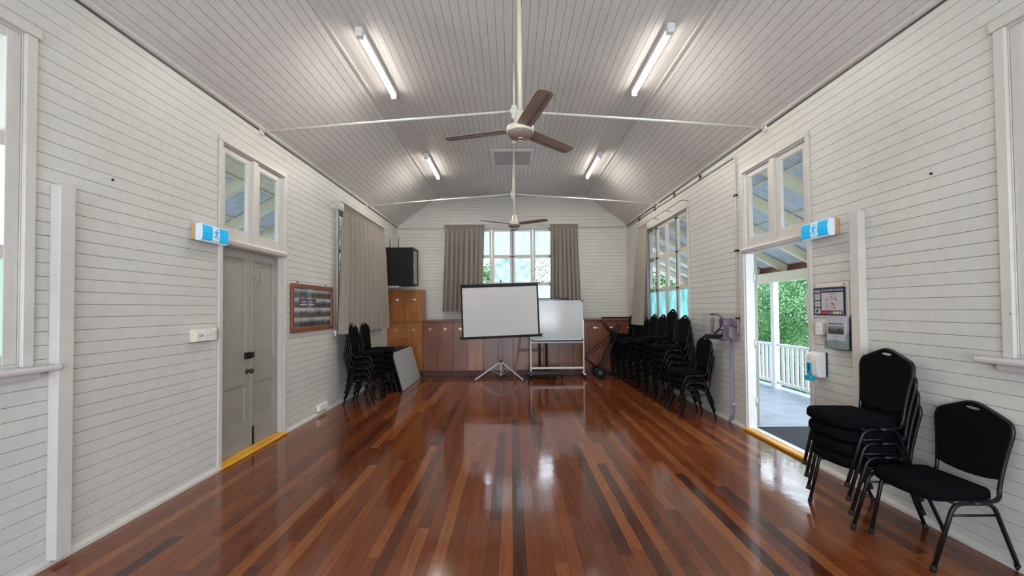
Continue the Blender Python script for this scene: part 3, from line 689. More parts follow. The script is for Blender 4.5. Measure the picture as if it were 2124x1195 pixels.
# ------------------------------------------------------------------ lights and fans
LAMPS = []
def batten(name, label, x, y0, y1):
    t = thing('ceiling_light', label, 'ceiling light', (x, (y0+y1)/2, ZC), group='fluorescent battens on the ceiling')
    b = B(); b.box(x-.04, x+.04, y0, y1, ZC-.048, ZC-.001, .004); obj('batten_body', b, M['white'], t)
    for ya, yb in ((y0-.01, y0+.06), (y1-.025, y1+.005)):
        b = B(); b.box(x-.034, x+.034, ya, yb, ZC-.095, ZC-.004, .006); obj('end_cap', b, M['white'], t)
    b = B(); b.tube([(x, y0+.058, ZC-.077), (x, y1-.022, ZC-.077)], .019, 14); obj('tube', b, M['tube'], t)
    LAMPS.append((x, (y0+y1)/2+.018, y1-y0-.1))
batten('', 'lit fluorescent batten near left of ceiling, closest to the viewer', -1.455, 4.07, 5.32)
batten('', 'lit fluorescent batten at far left of ceiling', -1.47, 7.42, 8.68)
batten('', 'lit fluorescent batten near right of ceiling, closest to the viewer', 1.575, 4.04, 5.29)
batten('', 'lit fluorescent batten at far right of ceiling', 1.60, 7.42, 8.70)

def fan(x, y, z, angs, label, top):
    t = thing('ceiling_fan', label, 'ceiling fan', (x, y, top), group='three-bladed ceiling fans')
    b = B(); b.tube([(x, y, z+.08), (x, y, top-.02)], .017, 12); obj('down_rod', b, M['fanc'], t)
    b = B(); b.lathe([(.02, -.06), (.036, -.045), (.04, -.003)], (x, y, top), 'Z', 20); obj('ceiling_canopy', b, M['fanc'], t)
    b = B(); b.lathe([(.024, .165), (.034, .155), (.038, .11), (.044, .10), (.048, .05), (.06, .04), (.08, .03)], (x, y, z), 'Z', 24); obj('motor_neck', b, M['fanc'], t)
    b = B(); b.lathe([(.07, .045), (.098, .04), (.104, .03), (.104, .0), (.100, -.006)], (x, y, z), 'Z', 36); obj('motor_rim', b, M['fanc'], t)
    b = B(); b.lathe([(.099, .0), (.098, -.012), (.084, -.032), (.055, -.046), (.02, -.050), (.004, -.050)], (x, y, z), 'Z', 36); obj('motor_cover', b, M['fanb'], t)
    b = B(); b.lathe([(.03, -.048), (.028, -.054), (.006, -.056)], (x, y, z), 'Z', 20); obj('cap', b, M['chrome'], t)
    for a in angs:
        b = B(); rt = math.radians(a); n = 16; Wd = .056; tilt = math.radians(9)
        outl = [(p.x, p.y) for p in catmull([(.10, -.04, 0), (.115, -Wd*.95, 0), (.30, -Wd, 0), (.54, -Wd*.96, 0), (.585, -.044, 0), (.602, -.015, 0), (.604, .02, 0), (.588, .05, 0), (.55, .060, 0), (.30, .064, 0), (.115, .060, 0), (.10, .04, 0)], 4)]
        R_ = Matrix.Rotation(rt, 4, 'Z') @ Matrix.Rotation(-tilt, 4, 'X')
        pts = [R_ @ Vector((px, py, 0)) + Vector((x, y, z+.014)) for px, py in outl]
        nrm = R_ @ Vector((0, 0, .006)); b.poly(pts, nrm)
        bl = obj('blade', b, M['fanb'], t)
        b = B(); q = [R_ @ Vector(v) + Vector((x, y, z+.010)) for v in ((.12, .022, 0), (.590, .026, 0))]; b.bar(q[0], q[1], .012, .006, R_ @ Vector((0, 0, 1))); obj('rib', b, M['fanb2'], bl)
    return t
fan(.082, 3.158, 2.82, (164, 44, 284), 'taupe three-bladed ceiling fan nearest the viewer, hanging on a long cream rod', ZC)
fan(.07, 6.9, 2.86, (88, 208, 328), 'further ceiling fan hanging in front of the end wall window', ZC)
# vent
t = thing('ceiling_vent', 'white framed louvred vent in flat ceiling between the two fans', 'vent', (.05, 7.68, ZC))
b = B()
for (x0, x1, y0, y1) in ((-.33, -.27, 7.26, 8.12), (.37, .43, 7.26, 8.12), (-.27, .37, 7.26, 7.33), (-.27, .37, 8.05, 8.12)): b.box(x0, x1, y0, y1, ZC-.03, ZC+.003, .006)
obj('vent_frame', b, M['trim'], t)
b = B(); y = 7.35
while y < 8.04: b.bar((-.27, y, ZC-.012), (.37, y, ZC-.012), .022, .003, (0, .5, .85)); y += .030
for x in (-.06, .16): b.box(x-.006, x+.006, 7.33, 8.05, ZC-.022, ZC-.004)
obj('louvre', b, mat('vent_grille_grey', (.42, .40, .41), .5), t)

# ------------------------------------------------------------------ exit signs
def exit_sign(x, s, label):
    y0 = 3.663; t = thing('exit_sign', label, 'exit sign', (x, 3.82, 2.19), group='blue running-man exit signs')
    b = B(); b.box(min(x, x+s*.038), max(x, x+s*.038), y0, y0+.33, 2.122, 2.262, .002); obj('backing_block', b, M['ply'], t)
    X = lambda d: x+s*d; ya, yb = y0+.003, y0+.345
    b = B()   # diffuser with a curved front
    prof = [(.039, 2.115), (.085, 2.115), (.097, 2.135), (.101, 2.19), (.097, 2.245), (.085, 2.264), (.039, 2.264)]
    b.poly([(X(d), ya, z) for d, z in prof], (0, yb-ya, 0)); obj('diffuser', b, M['exitw'], t)
    curve = [(2.115, .085), (2.135, .097), (2.19, .101), (2.245, .097), (2.264, .085)]
    def face(u0, u1, v0, v1, m, name, off=.0012):
        b = B()
        zs = [v0, 2.135, 2.19, 2.245, v1]
        def dd(z):
            for (za, da), (zb, db) in zip(curve, curve[1:]):
                if za <= z <= zb: return da+(db-da)*(z-za)/(zb-za)+off
        for za, zb in zip(zs, zs[1:]): b.quad((X(dd(za)), u0, za), (X(dd(za)), u1, za), (X(dd(zb)), u1, zb), (X(dd(zb)), u0, zb))
        return obj(name, b, m, t, recalc=False)
    L = yb-ya
    face(ya+.004, ya+L*.37, 2.124, 2.256, M['cyan'], 'blue_field'); face(ya+L*.64, yb-.005, 2.124, 2.256, M['cyan'], 'blue_field')
    # running figure, mirrored so that it runs away from the room's near end
    cy = ya+L*.505; D = lambda z: .101-.0085*((z-2.19)/.055)**2+.004
    b = B()
    def limb(p, q, w):
        dv = Vector((q[0]-p[0], q[1]-p[1])); n = Vector((-dv.y, dv.x)).normalized()*w/2
        c = [(p[0]+n.x, p[1]+n.y), (q[0]+n.x, q[1]+n.y), (q[0]-n.x, q[1]-n.y), (p[0]-n.x, p[1]-n.y)]
        b.poly([(X(.1035), cy+u, 2.19+v) for u, v in c], (s*.0015, 0, 0))
    k = 1 if s > 0 else -1    # runs towards the doorway on both walls
    k = 1 if s > 0 else -1
    for p, q, w in (((.004, .030), (-.004, -.004), .015), ((.004, .026), (.022, .014), .007), ((.022, .014), (.032, .022), .006), ((.000, .028), (-.016, .022), .007), ((-.016, .022), (-.022, .006), .006),
                    ((-.002, -.002), (.012, -.022), .010), ((.012, -.022), (.014, -.048), .008), ((-.004, -.002), (-.012, -.024), .010), ((-.012, -.024), (-.034, -.030), .008)):
        limb((p[0]*k, p[1]), (q[0]*k, q[1]), w)
    hx = .010*k; b.poly([(X(.1035), cy+hx+.008*math.cos(a*PI/6), 2.19+.045+.008*math.sin(a*PI/6)) for a in range(12)], (s*.0015, 0, 0))
    obj('running_figure', b, M['cyan'], t)
exit_sign(XL, 1, 'lit blue running-man exit sign beside left double door'); exit_sign(XR, -1, 'lit blue running-man exit sign beside right open doorway')

# ------------------------------------------------------------------ left wall fittings
t = thing('switch_panel', 'cream triple switch and dimmer panel on left wall beside the double door', 'switch', (XL, 3.79, 1.29))
b = B(); b.box(XL, XL+.045, 3.655, 3.925, 1.232, 1.342, .004); obj('mounting_block', b, M['cream'], t)
for a, c, k in ((3.66, 3.765, 'knob'), (3.77, 3.85, 'knob'), (3.855, 3.92, 'rocker')):
    b = B(); b.box(XL+.045, XL+.053, a, c, 1.235, 1.34, .003); f = obj('face_plate', b, M['white'], t)
    m_ = (a+c)/2
    if k == 'knob':
        b = B(); b.lathe([(.012, 0), (.012, .014), (.009, .018), (.002, .019)], (XL+.053, m_, 1.288), 'X', 14); obj('dimmer_knob', b, M['brass'] if a < 3.7 else M['alu'], f)
    else:
        for z in (1.265, 1.29, 1.315):
            b = B(); b.box(XL+.053, XL+.058, m_-.012, m_+.012, z-.007, z+.007, .002); obj('rocker', b, M['cream'], f)
t = thing('photo_display', 'red-timber framed collage of small photographs on left wall', 'framed photos', (XL, 5.92, 1.21))
b = B()
py0, py1, pz0, pz1 = 5.31, 6.526, 1.212, 1.842; w = .055
for (a, c, e, f) in ((py0, py1, pz0, pz0+w), (py0, py1, pz1-w, pz1), (py0, py0+w, pz0+w, pz1-w), (py1-w, py1, pz0+w, pz1-w)): b.box(XL+.001, XL+.032, a, c, e, f, .004)
obj('picture_frame', b, M['frame'], t)
b = B(); b.box(XL+.001, XL+.010, py0+w, py1-w, pz0+w, pz1-w); obj('backing_card', b, M['ply'], t)
pals = [((.45, .5, .55), (.03, .04, .03), (.10, .12, .05)), ((.5, .55, .62), (.04, .035, .04), (.12, .09, .07)), ((.35, .42, .5), (.02, .03, .04), (.07, .08, .08)), ((.5, .5, .5), (.06, .03, .03), (.05, .05, .06))]
pm = [photo_mat('snapshot_%d' % i, i*3.7, *pals[i % 4]) for i in range(8)]
W_, H_ = py1-py0-2*w, pz1-pz0-2*w; us = [0, .14, .36, .56, .72, .86, 1.0]
for r in range(4):
    for c in range(6):
        a = py0+w+W_*us[c]+.006; e = py0+w+W_*us[c+1]-.006; lo = pz0+w+H_*(r/4)+.007; hi = pz0+w+H_*((r+1)/4)-.007
        b = B(); b.box(XL+.0105, XL+.013, a, e, lo, hi)
        pur = (r == 2 and c in (1, 2))
        p_ = obj('photograph', b, M['purpaper'] if pur else pm[(r*5+c*3) % 8], t)
        if pur:
            b = B(); b.box(XL+.0135, XL+.0145, a+.02, e-.03, lo+.03, lo+.05); b.box(XL+.0135, XL+.0145, a+.04, e-.05, lo+.07, lo+.085); obj('caption_strip', b, M['paper'], p_)
b = B(); b.box(XL+.018, XL+.020, py0+w, py1-w, pz0+w, pz1-w); obj('pane', b, M['glass'], t)
b = B()
for y in (5.49, 6.32): b.lathe([(.008, 0), (.008, .02), (.002, .022)], (XL, y, 1.865), 'X', 10)
obj('hanging_screw', b, M['dull'], t)
t = thing('power_outlet', 'white double power outlet low on left wall beyond the double door', 'power outlet', (XL, 6.18, .09))
b = B(); b.box(XL, XL+.04, 6.05, 6.33, .055, .150, .004); obj('mounting_block', b, M['white'], t)
for a in (6.06, 6.195):
    b = B(); b.box(XL+.04, XL+.048, a, a+.125, .06, .145, .003); f = obj('face_plate', b, M['white'], t)
    b = B()
    for dy, dz in ((.05, .04), (.075, .04), (.0625, .02)): b.box(XL+.048, XL+.0487, a+dy-.002, a+dy+.002, .06+dz, .06+dz+.009)
    obj('socket_slots', b, M['ink'], f)
b = B(); b.box(XL, XL+.05, 6.62, 6.70, 1.13, 1.18, .006); b.box(XL+.01, XL+.035, 6.63, 6.68, 1.09, 1.13, .004)
tag(obj('curtain_cord_cleat', b, M['white'], base=(XL, 6.66, 1.13)), 'small white plastic cord cleat on left wall at curtain hem', 'cleat')
for x, y, z, lab, s in ((XL, 2.94, 2.417, 'tiny rusty screw stub in left wall boards above the timber post', 1), (XR, 2.852, 2.39, 'small dark hole plug in right wall boards high above chairs', -1)):
    b = B(); b.lathe([(.009, 0), (.009, s*.006), (.003, s*.012)], (x, y, z), 'X', 10); tag(obj('screw_stub', b, M['dull'], base=(x, y, z)), lab, 'screw')

# ------------------------------------------------------------------ right wall fittings
t = thing('evacuation_sign', 'navy-bordered evacuation diagram board on right wall by the doorway', 'sign', (XR, 3.80, 1.40))
ya, yb, za, zb = 3.60, 3.99, 1.405, 1.672
b = B(); b.box(XR-.006, XR-.0005, ya-.028, yb+.004, za-.004, zb+.028, .001); obj('backing_board', b, M['cream'], t)
b = B(); b.box(XR-.0095, XR-.006, ya-.008, yb, za, zb); obj('white_border', b, M['paper'], t)
b = B(); b.box(XR-.0105, XR-.0095, ya+.002, yb-.008, za+.008, zb-.008); obj('navy_panel', b, M['navy'], t)
def card(u0, u1, v0, v1, m, name, d=.0115):   # u measured from the left of the sign as read
    b = B(); b.box(XR-d, XR-d+.001, yb-u1, yb-u0, za+v0, za+v1); return obj(name, b, m, t)
card(.108, .362, .052, .212, M['paper'], 'plan_panel')
for v0, v1 in ((.215, .238), (.150, .205), (.085, .138)): card(.024, .094, v0, v1, M['paper'], 'text_panel')
card(.024, .094, .022, .072, M['paper'], 'legend_panel')
for k, (u0, u1, m) in enumerate(((.108, .20, 'red'), (.20, .245, 'grey'), (.245, .285, 'yel'), (.285, .315, 'paper'), (.32, .362, 'paper'))): card(u0, u1, .020, .044, M[m], 'legend_strip')
text('title_lettering', 'EVACUATION DIAGRAM', .0235, on_right(yb-.235, za+.232, .0112), M['paper'], t, bold=.0003)
b = B(); D_ = XR-.0135
def ln(u0, v0, u1, v1, w=.0014): b.bar((D_, yb-u0, za+v0), (D_, yb-u1, za+v1), w, w, (1, 0, 0))
for a in ((.165, .16, .29, .16), (.165, .145, .235, .145), (.165, .095, .29, .095), (.165, .072, .26, .072), (.165, .16, .165, .072), (.29, .175, .25, .175), (.29, .13, .29, .16), (.18, .203, .285, .203), (.205, .193, .26, .193),
          (.25, .155, .285, .152), (.26, .148, .29, .142)): ln(*a)
for j, (v1) in enumerate((.195, .18, .168, .13, .12, .11, .1)): ln(.036, v1, .086, v1)
ln(.034, .226, .088, .226, .003)
obj('plan_lines', b, M['ink'], t)
b = B()
for u, v in ((.23, .175), (.235, .115), (.253, .108), (.265, .078)): b.box(XR-.0145, XR-.0125, yb-u-.006, yb-u+.006, za+v-.008, za+v+.008)
obj('plan_symbols', b, M['red'], t)
b = B(); b.lathe([(.014, 0), (.014, -.001)], (XR-.0122, yb-.052, za+.045), 'X', 16); b.box(XR-.0135, XR-.0122, yb-.088, yb-.076, za+.052, za+.06); b.box(XR-.0135, XR-.0122, yb-.066, yb-.052, za+.058, za+.066); b.lathe([(.009, 0), (.009, -.001)], (XR-.0122, yb-.35, za+.032), 'X', 14); obj('legend_symbols', b, M['ink'], t)
b = B()
for y in (ya+.02, yb-.02): b.lathe([(.006, 0), (.006, -.004), (.001, -.006)], (XR-.006, y, zb+.014), 'X', 10)
obj('screw', b, M['dull'], t)

t = thing('light_switch', 'cream double light switch on right wall under the evacuation diagram', 'switch', (XR, 3.88, 1.29))
b = B(); b.box(XR-.035, XR, 3.845, 3.925, 1.235, 1.345, .003); obj('mounting_block', b, M['cream'], t)
b = B(); b.box(XR-.043, XR-.035, 3.845, 3.925, 1.235, 1.345, .003); f = obj('face_plate', b, M['white'], t)
for z in (1.275, 1.31):
    b = B(); b.box(XR-.049, XR-.043, 3.873, 3.897, z-.008, z+.008, .002); obj('rocker', b, M['blackp'] if False else M['cream'], f)

t = thing('leaflet_holder', 'clear acrylic holder with a stack of printed booklets on right wall', 'leaflet holder', (XR, 3.64, 1.13))
b = B(); b.box(XR-.004, XR, 3.525, 3.765, 1.12, 1.42, .001); b.box(XR-.075, XR, 3.525, 3.765, 1.12, 1.125); 
b.poly([(XR-.004, 3.525, 1.125), (XR-.078, 3.525, 1.125), (XR-.078, 3.525, 1.25), (XR-.004, 3.525, 1.33)], (0, .003, 0))
b.poly([(XR-.004, 3.762, 1.125), (XR-.078, 3.762, 1.125), (XR-.078, 3.762, 1.25), (XR-.004, 3.762, 1.41)], (0, .003, 0))
b.box(XR-.080, XR-.077, 3.525, 3.765, 1.12, 1.20); obj('acrylic_tray', b, M['acry'], t)
t = thing('booklet', 'printed booklet with a dark picture standing in the acrylic holder', 'booklet', (XR-.06, 3.645, 1.128))
b = B(); b.bar((XR-.048, 3.65, 1.128), (XR-.048, 3.65, 1.405), .035, .205, (0, 1, 0)); obj('page_block', b, mat('booklet_paper', (.46, .45, .50), .5), t)
xf = XR-.0665
b = B(); b.box(xf-.001, xf, 3.562, 3.735, 1.255, 1.325); obj('cover_picture', b, photo_mat('cover_photo', 4.2, (.25, .25, .25), (.05, .05, .05), (.06, .06, .06)), t)
text('cover_title', 'EMERGENCY PLAN', .0185, on_right(3.65, 1.342, .0675), M['ink'], t)
text('cover_subtitle', 'Memorial Hall', .012, on_right(3.65, 1.235, .0675), M['ink'], t) if False else None
b = B()
for z, w_ in ((1.232, .04), (1.205, .07), (1.195, .06)): b.box(xf-.001, xf, 3.65-w_/2, 3.65+w_/2, z, z+.004)
obj('cover_lines', b, M['grey'], t)

t = thing('soap_dispenser', 'white wall dispenser with an aqua push lever below the light switch', 'dispenser', (XR, 3.92, .82))
b = B(); b.box(XR-.012, XR, 3.835, 3.995, .855, 1.075, .004); obj('back_plate', b, M['navy'], t)
b = B(); pr = [(.012, .85), (.08, .85), (.092, .88), (.095, 1.0), (.085, 1.05), (.06, 1.072), (.012, 1.078)]
b.poly([(XR-d, 3.84, z) for d, z in pr], (0, .15, 0)); bmesh.ops.bevel(b.bm, geom=b.bm.edges[:], offset=.006, segments=2, affect='EDGES'); obj('dispenser_body', b, M['white'], t)
b = B(); b.box(XR-.100, XR-.09, 3.915, 3.975, .865, .975, .004); b.box(XR-.115, XR-.06, 3.91, 3.98, .808, .858, .008); lv = obj('push_lever', b, M['aqua'], t)
b = B(); b.box(XR-.1015, XR-.0998, 3.938, 3.950, .90, .96); obj('level_window', b, M['navy'], lv)
b = B()
for z in (1.005, 1.025): b.box(XR-.0962, XR-.0945, 3.925, 3.965, z, z+.003)
b.box(XR-.0940, XR-.0925, 3.94, 3.95, 1.04, 1.046); obj('printed_marks', b, M['grey'], t)

t = thing('microphone_box', 'clear acrylic wall box holding a microphone and purple desk fitting', 'display box', (XR, 5.58, 1.07))
bx0, bx1, by0, by1, bz0, bz1 = XR-.22, XR-.001, 5.29, 5.88, 1.07, 1.42
b = B()
b.box(bx0, bx1, by0, by1, bz0-.004, bz0); b.box(bx0, bx0+.004, by0, by1, bz0, bz0+.16); b.box(bx0, bx1, by0, by0+.003, bz0, bz0+.30); b.box(bx0, bx1, by1-.003, by1, bz0, bz1); b.box(bx1-.003, bx1, by0, by1, bz0, bz1)
b.box(bx0, bx0+.006, 5.585, 5.593, bz0, bz1)
obj('acrylic_shell', b, M['acry2'], t)
t = thing('desk_microphone', 'purple gooseneck base with cables in the clear wall box', 'microphone', (XR-.1, 5.45, 1.07))
b = B(); b.lathe([(.07, .0), (.07, .02), (.05, .035), (.03, .05), (.03, .19), (.02, .20)], (XR-.10, 5.44, 1.07), 'Z', 20); obj('stand', b, M['purple'], t)
b = B(); b.box(XR-.16, XR-.04, 5.37, 5.51, 1.25, 1.35, .01); b.box(XR-.17, XR-.03, 5.30, 5.42, 1.235, 1.247, .003); obj('cradle', b, M['purple'], t)
b = B(); b.tube(catmull([(XR-.1, 5.50, 1.33), (XR-.13, 5.54, 1.38), (XR-.14, 5.62, 1.40), (XR-.14, 5.70, 1.395)]), .007, 8); b.box(XR-.155, XR-.125, 5.69, 5.76, 1.383, 1.408, .004); obj('cable', b, M['purple'], t)
b = B(); b.tube(catmull([(XR-.10, 5.66, 1.09), (XR-.14, 5.62, 1.16), (XR-.08, 5.56, 1.20), (XR-.12, 5.52, 1.14), (XR-.16, 5.62, 1.12), (XR-.12, 5.70, 1.15), (XR-.1, 5.60, 1.22), (XR-.12, 5.53, 1.27)]), .008, 8); obj('coiled_cable', b, M['blackp'], t)
b = B(); b.lathe([(.014, 0), (.018, .02), (.018, .17), (.024, .19), (.028, .22), (.022, .245), (.006, .255)], (XR-.13, 5.75, 1.10), 'Z', 14)
tag(obj('microphone', b, M['grey'], base=(XR-.13, 5.75, 1.07)), 'grey handheld microphone standing in the clear wall box', 'microphone')
b = B(); b.box(XR-.2, XR-.04, 5.63, 5.84, 1.071, 1.125, .004); tag(obj('receiver_box', b, M['blackp'], base=(XR-.12, 5.73, 1.07)), 'small black receiver at the bottom of the clear wall box', 'receiver')

# ------------------------------------------------------------------ curtains
def curtain(label, P, u0, u1, ub0, ub1, zt, zb, folds, amp, off0=.15, flare=0.0, hem=0.0):
    """P(u,z,d): d = distance off the wall. Pleated heading and deepening folds"""
    root = thing('curtain', label, 'curtain', P((u0+u1)/2, zt, .1), group='taupe pleated curtains')
    nu = folds*14; nz = 26; rnd = random.Random(len(label)); ph = [rnd.uniform(-.5, .5) for _ in range(folds+2)]; am = [rnd.uniform(.7, 1.25) for _ in range(folds+2)]
    zh = .10
    def make(za, zb_, n, heading):
        b = B(); rows = []
        for j in range(n+1):
            v = j/n; z = za+(zb_-za)*v; g = (zt-z)/(zt-zb)
            row = []
            for i in range(nu+1):
                u = i/nu; f = u*folds; k = int(f)
                a = am[min(k, folds)]*(1-(f-k))+am[min(k+1, folds)]*(f-k); p = ph[min(k, folds)]*(1-(f-k))+ph[min(k+1, folds)]*(f-k)
                if heading: off = .010*math.sin(2*PI*f*2)+.004*math.sin(2*PI*f*6)
                else:
                    e = min(1, g/.30); e = e*e*(3-2*e)
                    off = max(0, 1-g/.12)*.010*math.sin(2*PI*f*2) + (.35+.65*e)*amp*a*(.75+.25*g)*(2*abs(math.sin(PI*f+p*min(1, g*2)))**.55-1.2) + e*.12*amp*math.sin(4*PI*f+p*5) + flare*g + (1-e)*amp*.12
                ut = u0+(u1-u0)*u; ubm = ub0+(ub1-ub0)*u
                gg = g**1.3
                z2 = z + (hem*(u-.5) if not heading else 0)*g
                row.append(b.bm.verts.new(P(ut*(1-gg)+ubm*gg, z2, off0+off)))
            rows.append(row)
        for r0, r1 in zip(rows, rows[1:]):
            for i in range(nu):
                q = b.bm.faces.new((r0[i], r0[i+1], r1[i+1], r1[i])); q.smooth = True
        return b
    obj('heading', make(zt, zt-zh, 3, True), M['curt2'], root, recalc=False)
    obj('drape', make(zt-zh, zb, nz, False), M['curt'], root, recalc=False)
    return root
CLp = lambda u, z, d: (XL+d, u, z)
CRp = lambda u, z, d: (XR-d, u, z)
CBp = lambda u, z, d: (u, YB-d, z)
curtain('wide taupe pleated curtain drawn across the left wall window', CLp, 6.70, 8.80, 6.53, 9.06, 3.17, 1.12, 10, .085, .135)
curtain('taupe pleated curtain left of the end wall window', CBp, -1.575, -.63, -1.645, -.69, 3.53, 1.44, 8, .075)
curtain('taupe pleated curtain right of the end wall window behind the whiteboard', CBp, .98, 1.633, .95, 1.71, 3.53, 1.40, 7, .072)
curtain('narrow gathered taupe curtain hanging at far end of right wall window', CRp, 8.46, 8.98, 8.46, 9.10, 3.20, 1.14, 5, .075, .13, .11)
def rail(label, P, u0, u1, z):
    t = thing('curtain_track', label, 'curtain track', P((u0+u1)/2, z, .1))
    b = B(); p, q = P(u0, z, .135), P(u1, z, .165); b.box(min(p[0], q[0]), max(p[0], q[0]), min(p[1], q[1]), max(p[1], q[1]), z, z+.025, .003); obj('track', b, M['trim'], t)
    for u in (u0+.03, u1-.03):
        b = B(); b.bar(P(u, z+.012, 0), P(u, z+.012, .14), .02, .012); obj('bracket', b, M['trim'], t)
rail('white curtain track above left wall window', CLp, 6.55, 8.75, 3.175)
rail('white curtain track above end wall window', CBp, -1.62, 1.68, 3.535)
for i, (y0, y1) in enumerate(((6.76, 7.45), (7.5, 8.1), (8.15, 8.6))):
    b = B(); b.tube(fillet([(XR, y0, 3.20), (XR-.10, y0+.02, 3.22), (XR-.10, y1, 3.22)], .02), .005, 6)
    tag(obj('curtain_wire', b, M['dull'], base=(XR, y0, 3.2)), ['thin bent curtain wire bracket above right window, nearest the viewer', 'thin bent curtain wire bracket above middle of right window', 'thin bent curtain wire bracket above right window beside the gathered curtain'][i], 'curtain wire')

# ------------------------------------------------------------------ cupboards along the end wall
FY = 9.50
def pull(b, x, z, kind):
    if kind == 'cup':
        b.box(x-.055, x+.055, FY-.004-.0, FY+.0, z-.022, z+.024, .002); b.lathe([(.030, 0), (.030, -.012), (.02, -.02)], (x, FY-.003, z), 'Y', 14)
        b.box(x-.045, x+.045, FY-.022, FY-.002, z+.008, z+.016, .003)
    else:
        b.box(x-.030, x+.030, FY-.006, FY, z-.030, z-.024, .001); b.box(x-.030, x+.030, FY-.006, FY, z+.024, z+.030, .001)
        b.box(x-.030, x-.024, FY-.006, FY, z-.03, z+.03, .001); b.box(x+.024, x+.030, FY-.006, FY, z-.03, z+.03, .001); b.box(x-.02, x+.02, FY-.012, FY-.004, z-.005, z+.022, .003)
def cupboard(label, x0, x1, z0, z1, mats, hz, kz, kind, group, plinth=True, depth=YB, carc='cup2', doors=2):
    t = thing('cupboard', label, 'cupboard', ((x0+x1)/2, FY, 0 if plinth else z0), group=group)
    b = B(); b.box(x0+.001, x1-.001, FY+.020, depth-.012, z0, z1, .001)
    if plinth: b.box(x0+.001, x1-.001, FY+.07, depth-.012, 0.001, z0)
    obj('carcass', b, M[carc], t)
    if plinth:
        b = B(); b.box(x0+.001, x1-.001, FY+.045, FY+.069, 0.001, z0-.001); b.box(x0+.001, x1-.001, FY+.03, FY+.044, 0.03, z0-.015); obj('plinth', b, M['kick'], t)
    w = (x1-x0)/doors; m_ = (x0+x1)/2
    for i in range(doors):
        a, c = x0+w*i+.004, x0+w*(i+1)-.004
        b = B(); b.box(a, c, FY, FY+.019, z0+.004, z1-.006, .002); d = obj('door', b, M[mats[i]], t)
        if hz:
            b = B(); pull(b, (a+c)/2+.0, hz, kind); obj('handle', b, M['brass'] if kind != 'cup' else M['chrome'], d)
        if kz and (kz[i] is not None):
            b = B(); b.lathe([(.009, 0), (.006, -.008), (.014, -.02), (.011, -.028), (.002, -.030)], ((c-.03) if i == 0 else (a+.03), FY, kz[i]), 'Y', 12); obj('knob', b, M['brass'], d)
    return t
G1 = 'brown bench cupboards along the end wall'
xs = [-1.975+.674*i for i in range(7)]+[2.85]
names = ['bench cupboard with square pulls at left end of the row, beside the tall cupboards', 'bench cupboard with one pale door left of the projection screen tripod', 'bench cupboard directly behind the projection screen tripod pole',
         'bench cupboard behind the easel leg and whiteboard stand', 'bench cupboard behind the middle of the whiteboard stand', 'bench cupboard right of the whiteboard stand with chrome pulls', 'bench cupboard at right corner behind the black trolley and chairs']
mats = [('cup2', 'cup2'), ('cup2', 'cup3'), ('cup2', 'cup2'), ('cup2', 'cup2'), ('cup2', 'cup2'), ('cup2', 'cup2'), ('cup2', 'cup2')]
for i in range(7):
    cupboard(names[i], xs[i], xs[i+1], .115, 1.205, mats[i], 1.045 if i in (0, 1, 5, 6) else None, (.88, .88) if i in (0, 2, 5, 6) else None, 'sq' if i < 3 else 'cup', G1)
b = B(); b.box(-1.978, XR-.002, FY-.025, YB-.002, 1.206, 1.246, .005)
tag(obj('worktop', b, M['top'], base=(0, FY, 1.206)), 'long brown timber worktop on the bench cupboards along end wall', 'worktop')
cupboard('honey-brown lower cupboard in far left corner below a smaller cupboard', XL+.004, -1.980, .115, 1.205, ('cup', 'cup'), 1.03, (.885, .885), 'sq', 'honey-brown corner cupboards', carc='cup')
b = B(); b.box(XL+.002, -1.979, FY-.012, YB-.4, 1.206, 1.224, .003); tag(obj('capping_board', b, M['cup'], base=(-2.37, FY, 1.206)), 'honey-brown board capping the lower corner cupboard', 'worktop')
cupboard('honey-brown upper cupboard with two doors below the black rack cabinet', XL+.004, -1.980, 1.225, 1.935, ('cup', 'cup'), 1.71, (None, 1.56), 'cup', 'honey-brown corner cupboards', plinth=False, depth=9.93, carc='cup')
# rack cabinet
t = thing('rack_cabinet', 'black wall-hung equipment cabinet with glass side door above corner cupboards', 'cabinet', (-2.44, 9.45, 2.02))
b = B(); b.box(XL+.002, -2.135, 9.2, 9.72, 2.02, 2.845, .004); obj('cabinet_body', b, M['blackp'], t)
b = B()
for (a, c, e, f) in ((9.2, 9.25, 2.02, 2.845), (9.67, 9.72, 2.02, 2.845), (9.25, 9.67, 2.02, 2.07), (9.25, 9.67, 2.795, 2.845)): b.box(-2.134, -2.11, a, c, e, f, .003)
d = obj('door_frame', b, M['black'], t)
b = B(); b.box(-2.128, -2.122, 9.25, 9.67, 2.07, 2.795); obj('pane', b, mat('smoked_glass', (.12, .12, .125), .08), d)
b = B(); b.box(-2.11, -2.10, 9.21, 9.235, 2.40, 2.46, .003); obj('lock', b, M['chrome'], d)
for x in (-2.66, -2.47):
    b = B(); b.tube([(x, 9.35, 2.845), (x+(.01 if x < -2.5 else .012), 9.35, 3.10)], [.009, .006], 8); b.lathe([(.012, 0), (.012, .03), (.008, .035)], (x, 9.35, 2.845), 'Z', 10); obj('antenna', b, M['blackp'], t)
b = B(); b.box(XL+.001, XL+.3, 9.35, 9.65, 1.975, 2.018, .004); b.box(XL+.001, XL+.03, 9.36, 9.64, 1.94, 2.018, .003); obj('wall_bracket', b, M['white'], t)
b = B(); b.tube([(XL+.012, 9.75, 2.1), (XL+.012, 9.75, 3.5)], .010, 8)
tag(obj('conduit', b, M['trim'], base=(XL, 9.75, 2.1)), 'short white conduit rising behind the black rack cabinet', 'conduit')

